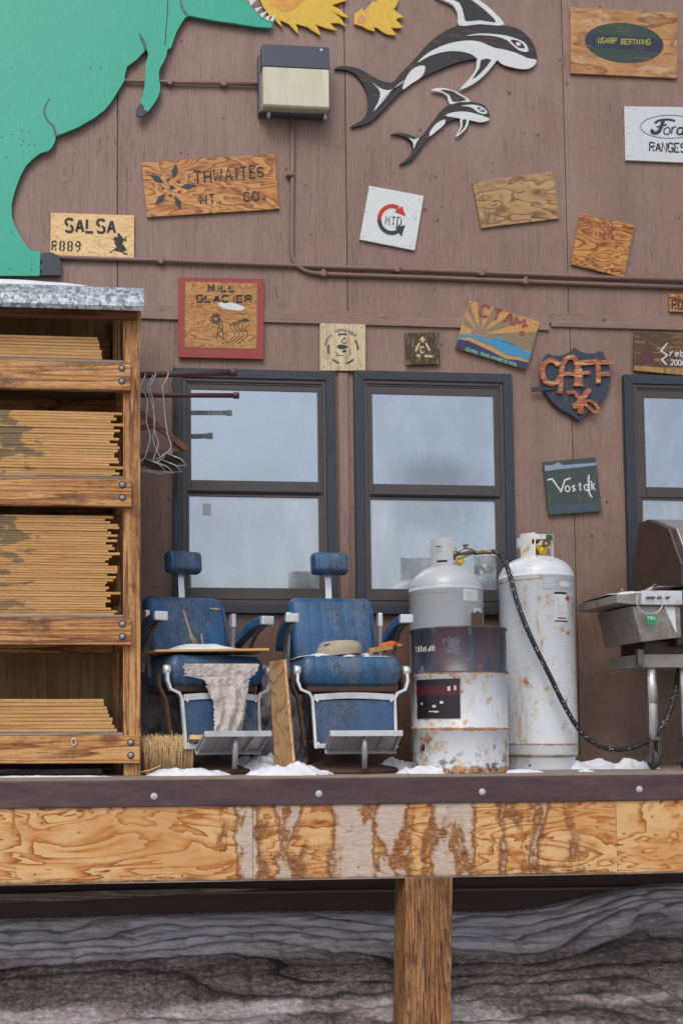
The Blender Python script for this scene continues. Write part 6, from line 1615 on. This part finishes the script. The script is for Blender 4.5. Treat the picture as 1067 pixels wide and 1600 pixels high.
def tank(px, pyb, Yc, rpx, top_px, shoulder_px, mbody, mcol, label, style):
    r = rpx/(F/(7+Yc)); cpt = P(px, 1100, Yc); cpt.y = Yc; cpt.z = 0
    e = empty('gas_cylinder', cpt, label, 'gas cylinder', 'gas cylinders by the window')
    zt = Z(px, top_px, Yc-r*.3)          # top of dome
    zs = Z(px, shoulder_px, Yc-r)        # shoulder weld
    dome = [(r*math.cos(R(a)), zs+.002+(zt-zs)*math.sin(R(a))) for a in range(0, 91, 6)]
    prof = [(r*.93, .0), (r*.93, .07), (r*.94, .075), (r*.98, .085), (r, .11), (r, .15), (r+.002, .156), (r+.002, .162), (r, .168), (r, zs-.008), (r+.003, zs-.004), (r+.003, zs+.002)]+dome
    m = MB(); m.lathe(prof, cpt, 80); m.build('body', mbody, e)
    return e, cpt, r, zt, zs
t1, tc1, tr1, tzt1, tzs1 = tank(699, 1200, -.33, 58, 880, 917, M_TANK, M_COLG, 'grey-white gas cylinder standing behind the drum', 0)
t2, tc2, tr2, tzt2, tzs2 = tank(841, 1200, -.42, 58, 866, 896, M_TANKW, M_COLW, 'tall white rust-streaked gas cylinder at the right of the drum', 1)
# collars
kz0, kz1 = tzt1-.02, Z(690, 842, -.40)
cr = .118
m = MB(); m.sector(tc1, cr, .006, R(-68), R(8), kz0, kz1); col = m.build('collar', M_COLG, t1, bevel=.002)
m = MB(); m.sector(tc1, cr, .006, R(118), R(215), kz0+.005, kz1-.03); m.build('collar', M_COLG, t1, bevel=.002)
for a in (-38, ): 
    m = MB(); m.sector(tc1, cr+.0012, .002, R(a-10), R(a+10), kz1-.10, kz1-.055, 6); m.build('collar_slot', M_STICKG, t1)
    m = MB(); m.sector(tc1, cr+.0014, .002, R(a-10), R(a+9), kz1-.058, kz1-.052, 6); m.build('slot_shade', M_DARK, t1)
m = MB(); m.sector(tc1, cr+.002, .004, R(-45), R(-12), kz0+.022, kz0+.035, 8); m.build('collar_foot', M_DARK, t1)
kz0b, kz1b = tzt2-.02, Z(838, 833, -.5)
m = MB(); m.sector(tc2, cr, .007, R(-75), R(-22), kz0b, kz1b); m.build('collar', M_COLW, t2, bevel=.002)
m = MB(); m.sector(tc2, cr, .007, R(45), R(100), kz0b, kz1b-.005)
m.build('collar', M_COLW, t2, bevel=.002)
m = MB(); m.sector(tc2, cr, .007, R(-22), R(45), kz1b-.045, kz1b-.012); m.build('collar_band', M_COLW, t2, bevel=.002)
m = MB(); m.sector(tc2, cr, .007, R(100), R(285), kz1b-.08, kz1b-.02); m.build('collar_rear', M_COLW, t2, bevel=.002)
m = MB(); m.sector(tc2, cr+.003, .004, R(12), R(40), kz1b-.05, kz1b-.015, 8); m.build('grip_tape', M_ZINC, t2)
m = MB(); m.ball(tc2+Vector((-.058, -.104, kz1b-.06)), .012, .7, .3, 1.5); m.build('collar_slot', M_DARK, t2)
# valves
def valve(t, c0, zt, s):
    b = MB(); b.tube([c0+Vector((0, 0, zt-.02)), c0+Vector((0, 0, zt+.03))], .026, 12); b.tube([c0+Vector((0, 0, zt+.03)), c0+Vector((0, 0, zt+.09))], .017, 12)
    b.tube([c0+Vector((0, 0, zt+.05)), c0+Vector((s*.06, -.035, zt+.05))], .019, 12); b.build('valve', M_BRASS, t)
    b = MB(); b.tube([c0+Vector((0, 0, zt+.09)), c0+Vector((0, 0, zt+.105))], .032, 16, True, [.030, .034]); b.build('valve_wheel', M_BRASS, t)
valve(t1, tc1, tzt1, 1); valve(t2, tc2, tzt2, 1)
b = MB(); p = tc2+Vector((-.005, -.08, tzt2+.02)); b.tube([p, p+Vector((.02, -.03, -.005))], .024, 14, True, [.02, .025]); b.tube([p+Vector((.0, 0, .01)), p+Vector((-.045, .0, .045))], .014, 8, True, [.012, .02]); b.build('plug', M_YPLUG, t2)
b = MB(); p = tc2+Vector((.035, -.085, tzt2+.07)); b.lathe([(.012, 0), (.026, 0), (.028, .02), (.012, .02), (.012, 0)], (0, 0, 0), 16, smooth=False); b.v = [Vector((p.x+v.x, p.y-v.z, p.z+v.y)) for v in b.v]; b.build('outlet_nut', M_BRASS, t2)
b = MB(); p = tc1+Vector((.065, -.075, tzt1+.0)); b.tube([p, p+Vector((.02, -.03, .012))], .018, 12); b.build('plug', M_YPLUG, t1)
b = MB(); b.tube([tc1+Vector((.07, -.06, tzt1+.03)), tc1+Vector((.16, -.05, tzt1+.07))], .008, 8); b.build('plug_tail', M_YPLUG, t1)
# stickers
Yt1 = tc1.y-tr1
patch(t1, 'data_sticker', tc1, tr1, 725, 747, Z(735, 938, Yt1), Z(735, 920, Yt1), M_STICK, tc1.y)
patch(t1, 'clear_sticker', tc1, tr1, 747, 756, Z(735, 940, Yt1), Z(735, 920, Yt1), M_STICKG, tc1.y)
patch(t1, 'round_sticker', tc1, tr1, 741, 752, Z(747, 962, Yt1), Z(747, 949, Yt1), M_STICK, tc1.y)
patch(t1, 'flag_mark', tc1, tr1, 744, 747, Z(747, 957, Yt1), Z(747, 953, Yt1), M_NAVY, tc1.y, .0022, 3)
patch(t1, 'flag_mark', tc1, tr1, 747, 750, Z(747, 957, Yt1), Z(747, 954, Yt1), M_REDD, tc1.y, .0022, 3)
for k in range(6): patch(t1, 'print_line', tc1, tr1, 728, 728+8+(k*5) % 9, Z(735, 924+k*2.3, Yt1), Z(735, 923.3+k*2.3, Yt1), M_STICKG, tc1.y, .0022, 3)
Yt2 = tc2.y-tr2
def t2p(nm, a, b, y0, y1, m_, lift=.0015, n=8): return patch(t2, nm, tc2, tr2, a, b, Z(870, y1, Yt2), Z(870, y0, Yt2), m_, tc2.y, lift, n)
t2p('warning_sticker', 850, 892, 899, 921, M_STICKG); t2p('hazard_sticker', 867, 887, 924, 971, M_STICK)
t2p('sticker_header', 867, 886, 924.5, 928, M_INK, .0022); t2p('sticker_footer', 867, 887, 969, 971, M_INK, .0022); t2p('sticker_title', 871, 884, 964.5, 966.5, M_INK, .0022)
for k in range(9): t2p('print_line', 868.5, 876+(k*7) % 9, 944+k*2.2, 944.6+k*2.2, M_STICKG, .0022, 3)
for k in range(4): t2p('print_line', 868.5, 874, 932+k*2.4, 932.7+k*2.4, M_STICKG, .0022, 3)
for k in range(5): t2p('print_line', 852, 872-(k*5) % 7, 904+k*3, 905+k*3, M_STICK, .0022, 3)
t2p('print_block', 876, 891, 908, 916, M_STICK, .0022)
# red diamond
p = P(882, 936, Yt2+.06)
aa = math.asin((p.x-tc2.x)/tr2); ca = Vector((math.sin(aa), -math.cos(aa), 0)); ta = Vector((math.cos(aa), math.sin(aa), 0)); ctr = tc2+ca*(tr2+.003)+Vector((0, 0, p.z))
MB().add([ctr-Vector((0, 0, .022)), ctr+ta*.022, ctr+Vector((0, 0, .022)), ctr-ta*.022], [(0, 1, 2, 3)]).build('hazard_diamond', M_REDD, t2, solid=.001)
for (x_, y_, r_) in ((827, 1196, .008),):
    m = MB(); pp = P(x_, y_, Yt2+.02); m.ball(Vector((pp.x, Yt2+.020, pp.z)), r_, 1, .6, 1); m.build('drain_hole', M_DARK, t2)

# ---------------- regulator + hose
hp = [(770, 862, -.47), (778, 864, -.48), (787, 875, -.50), (796, 898, -.55), (806, 935, -.62), (820, 975, -.68), (838, 1015, -.72), (858, 1055, -.74), (878, 1096, -.75), (900, 1134, -.76), (925, 1160, -.77), (955, 1171, -.77), (985, 1169, -.76), (1012, 1157, -.74), (1032, 1138, -.72), (1048, 1105, -.70), (1056, 1070, -.68), (1062, 1030, -.68), (1064, 1000, -.70), (1066, 978, -.72)]
hw = [tuple(P(*q)) for q in hp]
e = empty('gas_hose', hw[0], 'black braided gas hose looping from the grey cylinder to the grill', 'hose')
MB().tube(smooth_poly(hw, 6, False), .0148, 14).build('hose', M_HOSE, e)
b = MB(); pA = P(705, 866, -.44); b.tube([P(703, 866, -.40), P(716, 865, -.43)], .017, 12); 
b.build('inlet_fitting', M_BRASS, e)
b = MB(); b.tube([P(714, 865, -.43), P(720, 864, -.44), P(728, 862, -.45), P(736, 862, -.45), P(742, 864, -.46)], .02, 16, True, [.013, .018, .024, .022, .012]); 
b.build('regulator', M_ZINC, e)
b = MB(); b.tube([P(727, 858, -.45), P(727, 851, -.45)], .012, 10); b.box(X(723, 851, -.45), X(731, 851, -.45), -.465, -.44, Z(727, 853, -.45), Z(727, 850.5, -.45)); b.build('regulator_vent', M_ZINC, e, bevel=.002)
b = MB(); b.tube([P(742, 864, -.46), P(746, 864, -.46), P(749, 864, -.46), P(753, 863, -.46), P(758, 863, -.46), P(764, 863, -.465), P(772, 862, -.47)], .012, 12, True, [.016, .013, .010, .016, .010, .015, .015]); b.build('ferrule', M_BRASS, e)
MB().tube([P(1064, 985, -.70), P(1065, 968, -.70)], .02, 14, True, [.019, .024]).build('end_fitting', M_RUSTB, e)

# ================================================================= GRILL
GX = X(1063, 915, -.92)
gr = empty('gas_grill', (GX+.5, -.6, 0), 'stainless gas grill on casters with a browned hood and a snowy side shelf', 'grill')
GW = 1.15
zh = Z(1063, 916, -.92)
hood = [(-.33, zh), (-.92, zh), (-.93, zh+.14), (-.80, Z(1052, 826, -.80)), (-.55, Z(1028, 812, -.55)), (-.44, Z(1028, 815, -.50)), (-.36, zh+.22)]
MB().prismx(hood, GX, GX+.05).build('hood_end', M_HOOD, gr, bevel=.006, seg=2)
MB().prismx([(a*1.0-.002 if a < -.6 else a, b+.002) for a, b in hood], GX+.052, GX+GW-.05).build('hood', M_STAIN, gr, bevel=.006, seg=2)
MB().prismx(hood, GX+GW-.048, GX+GW).build('hood_end', M_HOOD, gr, bevel=.006, seg=2)
# firebox and side burner box
zs0, zs1 = Z(1010, 946, -.92), Z(1010, 926, -.92)
MB().prismx([(-.90, zh-.01), (-.36, zh-.01), (-.42, zh-.36), (-.82, zh-.36)], GX+.02, GX+GW-.02).build('firebox', M_HOOD, gr, bevel=.006)
xs0 = X(963, 940, -.92)
MB().box(X(1000, 940, -.92), GX-.002, -.937, -.915, zs0+.003, zs1+.012).build('control_face', M_CHROME, gr, bevel=.003)
for px in (1011, 1018, 1028, 1041):
    p = P(px, 934, -.938); b = MB(); b.lathe([(0, 0), (.010, 0), (.009, .02), (0, .022)], (0, 0, 0), 14); b.v = [Vector((p.x+v.x, p.y-v.z, p.z+v.y)) for v in b.v]; b.build('knob_stem', M_ZINC, gr)
MB().add([(xs0, -.92, zs0+.015), (X(1000, 940, -.92), -.93, zs0), (GX, -.93, zs0), (GX, -.40, zs0), (xs0, -.40, zs0+.015), (xs0, -.92, zs1-.015), (X(1000, 940, -.92), -.93, zs1), (GX, -.93, zs1), (GX, -.40, zs1), (xs0, -.40, zs1-.015)],
    [(4, 3, 2, 1, 0), (5, 6, 7, 8, 9), (0, 1, 6, 5), (1, 2, 7, 6), (2, 3, 8, 7), (3, 4, 9, 8), (4, 0, 5, 9)]).build('side_shelf', M_STAIN, gr, bevel=.004)
p0, p1 = X(986, 950, -.90), X(1001, 1002, -.90); zb0 = Z(1003, 1003, -.90)
MB().add([(p0, -.905, zs0-.002), (GX, -.905, zs0-.002), (GX, -.905, zb0+.03), (p1, -.905, zb0), (p0, -.45, zs0-.002), (GX, -.45, zs0-.002), (GX, -.45, zb0+.03), (p1, -.45, zb0)],
    [(0, 3, 2, 1), (4, 5, 6, 7), (0, 1, 5, 4), (1, 2, 6, 5), (2, 3, 7, 6), (3, 0, 4, 7)]).build('burner_box', M_STAIN, gr, bevel=.003)
MB().add([(X(1036, 945, -.907), -.908, zs0-.004), (X(1053, 945, -.907), -.908, zs0-.004), (X(1056, 990, -.907), -.908, zb0+.05)], [(0, 2, 1)]).build('bracket_flange', M_WHITE, gr, solid=.003)
MB().tube([P(1002, 928, -.90), P(1022, 917, -.94)], .014, 14).build('gas_pipe', M_STAIN, gr)
b = MB(); p = P(1023, 916, -.945); b.lathe([(.009, 0), (.0155, 0), (.0155, .008), (.009, .008), (.009, 0)], (0, 0, 0), 18); b.v = [Vector((p.x+v.x, p.y-v.z, p.z+v.y)) for v in b.v]; b.build('pipe_mouth', M_ZINC, gr)
MB().tube([P(1024, 917, -.92), P(1062, 916, -.90)], .005, 8).build('rail', M_ZINC, gr)
m = MB(); m.lathe([(0, 0), (.016, 0), (.018, .02), (.013, .03), (0, .032)], P(971, 927, -.75), 16); m.build('burner_cap', M_ZINC, gr)
# lower tray and legs with casters
zt0, zt1 = Z(1030, 1043, -.80), Z(1030, 1022, -.80)
MB().box(X(1001, 1030, -.80), GX+GW-.05, -.80, -.40, zt0, zt1).build('lower_tray', M_STAIN, gr, bevel=.004)
MB().box(X(997, 1030, -.82), X(1006, 1030, -.82), -.82, -.78, zt0+.01, zt1+.03).build('tray_corner', M_ZINC, gr, bevel=.004)
MB().box(X(1012, 1030, -.78), GX+GW-.08, -.74, -.44, zt1+.003, zb0+.02).build('grease_box', M_HOOD, gr, bevel=.004)
def leg(px, Yy):
    x = X(px, 1100, Yy); l = MB().tube([(x, Yy, .20), (x, Yy, zt0+.0)], .021, 18).build('leg', M_CHROME, gr)
    MB().tube([(x, Yy, .20+.22), (x, Yy, zt0)], .0235, 18).build('sleeve', M_CHROME, l)
    # caster
    m = MB(); m.box(x-.030, x-.022, Yy-.02, Yy+.035, .045, .19); m.box(x+.022, x+.030, Yy-.02, Yy+.035, .045, .19); m.box(x-.03, x+.03, Yy-.03, Yy+.03, .185, .202)
    m.build('caster_fork', M_ZINC, gr, bevel=.003)
    w_ = MB(); w_.lathe([(0, -.015), (.052, -.015), (.06, -.008), (.06, .008), (.052, .015), (0, .015)], (0, 0, 0), 28); w_.v = [Vector((x+v.z, Yy+.008+v.x, .0625+v.y)) for v in w_.v]; w_.build('caster_wheel', M_RUBBER, gr)
    MB().tube([(x-.035, Yy+.008, .0625), (x+.05, Yy+.008, .0625)], .008, 10).build('axle', M_ZINC, gr)
leg(1018, -.76); leg(1069, -.76); leg(1021, -.46)
xl = GX+GW-.12
for Yy in (-.76, -.46):
    px_ = None
    MB().tube([(xl, Yy, .12), (xl, Yy, zt0)], .021, 18).build('leg', M_CHROME, gr)
    w_ = MB(); w_.lathe([(0, -.015), (.052, -.015), (.06, -.008), (.06, .008), (.052, .015), (0, .015)], (0, 0, 0), 28); w_.v = [Vector((xl+v.z, Yy+.008+v.x, .0625+v.y)) for v in w_.v]; w_.build('caster_wheel', M_RUBBER, gr)
# snow on side shelf
mb = MB()
def sn3(u, v):
    x = xs0+.01+(GX-xs0-.1)*u; y = -.91+.48*v
    h = .03*(math.sin(math.pi*min(1, u*.9+.08))**.5)*(math.sin(math.pi*v)**.4)*(1+.5*mnoise.noise(Vector((u*6, v*5, 2))))
    return (x, y, zs1-.013*(1-u)+.001+max(0, h))
mb.grid(sn3, 30, 20); o = mb.build('snow_patch', M_SNOW, origin=(xs0+.2, -.6, zs1)); tag(o, 'snow lying on the side shelf of the grill', 'snow')
# green tag on a wire ring
e = empty('full_tag', P(1016, 960, -.95), 'small green tag reading FULL hanging on a wire ring from the grill', 'tag')
MB().tube(smooth_poly([tuple(P(a, b, -.945)) for a, b in ((995, 930), (994, 942), (999, 952), (1008, 958), (1018, 959), (1028, 955), (1034, 946), (1034, 935), (1031, 929))], 4, False), .003, 8).build('ring', M_WIRE, e)
MB().prism(xz([(1010, 962), (1012, 960), (1024, 960), (1026, 963), (1025, 975), (1022, 976.5), (1012, 976.5), (1010, 974)], -.955), -.955, -.950).build('plate', M_GREENTAG, e, bevel=.001)
lay(e, 'lettering', M_STICK, lambda b: text(b, 'FULL', 1012, 967.5, 2.1, 4.5, 1., -.9562, 0, 0, 1.6))

# ================================================================= SNOW ON THE DECK
def drift(px, py, Yc, w_, d_, h_, label, seed):
    c0 = P(px, py, Yc); mb = MB()
    def f(u, v):
        a = u*2*math.pi; rr = v
        n = 1+.35*mnoise.noise(Vector((math.cos(a)*1.6, math.sin(a)*1.6, seed)))+.12*mnoise.noise(Vector((math.cos(a)*5, math.sin(a)*5, seed)))
        x = c0.x+math.cos(a)*rr*w_*n; y = Yc+math.sin(a)*rr*d_*n; y = max(YF-.01, min(-.015, y))
        h = h_*(1-rr**2)**.8*(1+.8*mnoise.noise(Vector((x*10, y*10, seed)))+.4*mnoise.noise(Vector((x*32, y*32, seed))))
        return (x, y, max(0, h)-.0015 if rr > .99 else max(.001, h))
    mb.grid(f, 64, 16); o = mb.build('snow_patch', M_SNOW, origin=(c0.x, Yc, 0)); tag(o, label, 'snow')
random.seed(21)
for i in range(9):
    px = random.choice((35, 92, 165, 505, 560, 640, 770, 905, 985))+random.uniform(-12, 12); p = P(px, 1212, -1.15+random.uniform(-.03, .03)); a = random.uniform(0, 3.1); l = random.uniform(.008, .022)
    d_ = Vector((math.cos(a)*l, math.sin(a)*l*.4, 0)); p.z = .004
    if i == 0: litter = MB()
    litter.tube([p-d_, p+d_*.1+Vector((0, 0, .002)), p+d_], .003, 5)
o = litter.build('wood_splinters', M_SIGN_L); tag(o, 'scattered pale wood splinters along the deck edge', 'debris'); o['kind'] = 'stuff'
drift(300, 1205, -1.08, .25, .07, .038, 'low ragged snow strip in front of the broom and torn chair', 1)
drift(452, 1203, -1.10, .24, .09, .055, 'snow heap at the foot of the leaning plank', 2)
drift(408, 1200, -.75, .20, .20, .09, 'snow piled under the torn chair beside the plank', 3)
drift(655, 1203, -1.04, .15, .06, .04, 'snow heap against the foot of the rusty drum on its left', 4)
drift(622, 1200, -.5, .20, .15, .06, 'snow lying behind the drum by the second chair', 5)
drift(800, 1203, -.98, .22, .06, .02, 'thin snow between the drum and the white cylinder', 6)
drift(925, 1200, -.50, .28, .14, .045, 'snow between the white cylinder and the grill', 7)
drift(985, 1199, -.55, .20, .10, .05, 'snow beside the front caster of the grill', 8)
drift(60, 1211, -1.16, .35, .03, .008, 'thin snow film on the deck edge below the rack', 9)
drift(915, 1207, -.95, .05, .03, .012, 'single small snow lump on the deck in front of the white cylinder', 10)
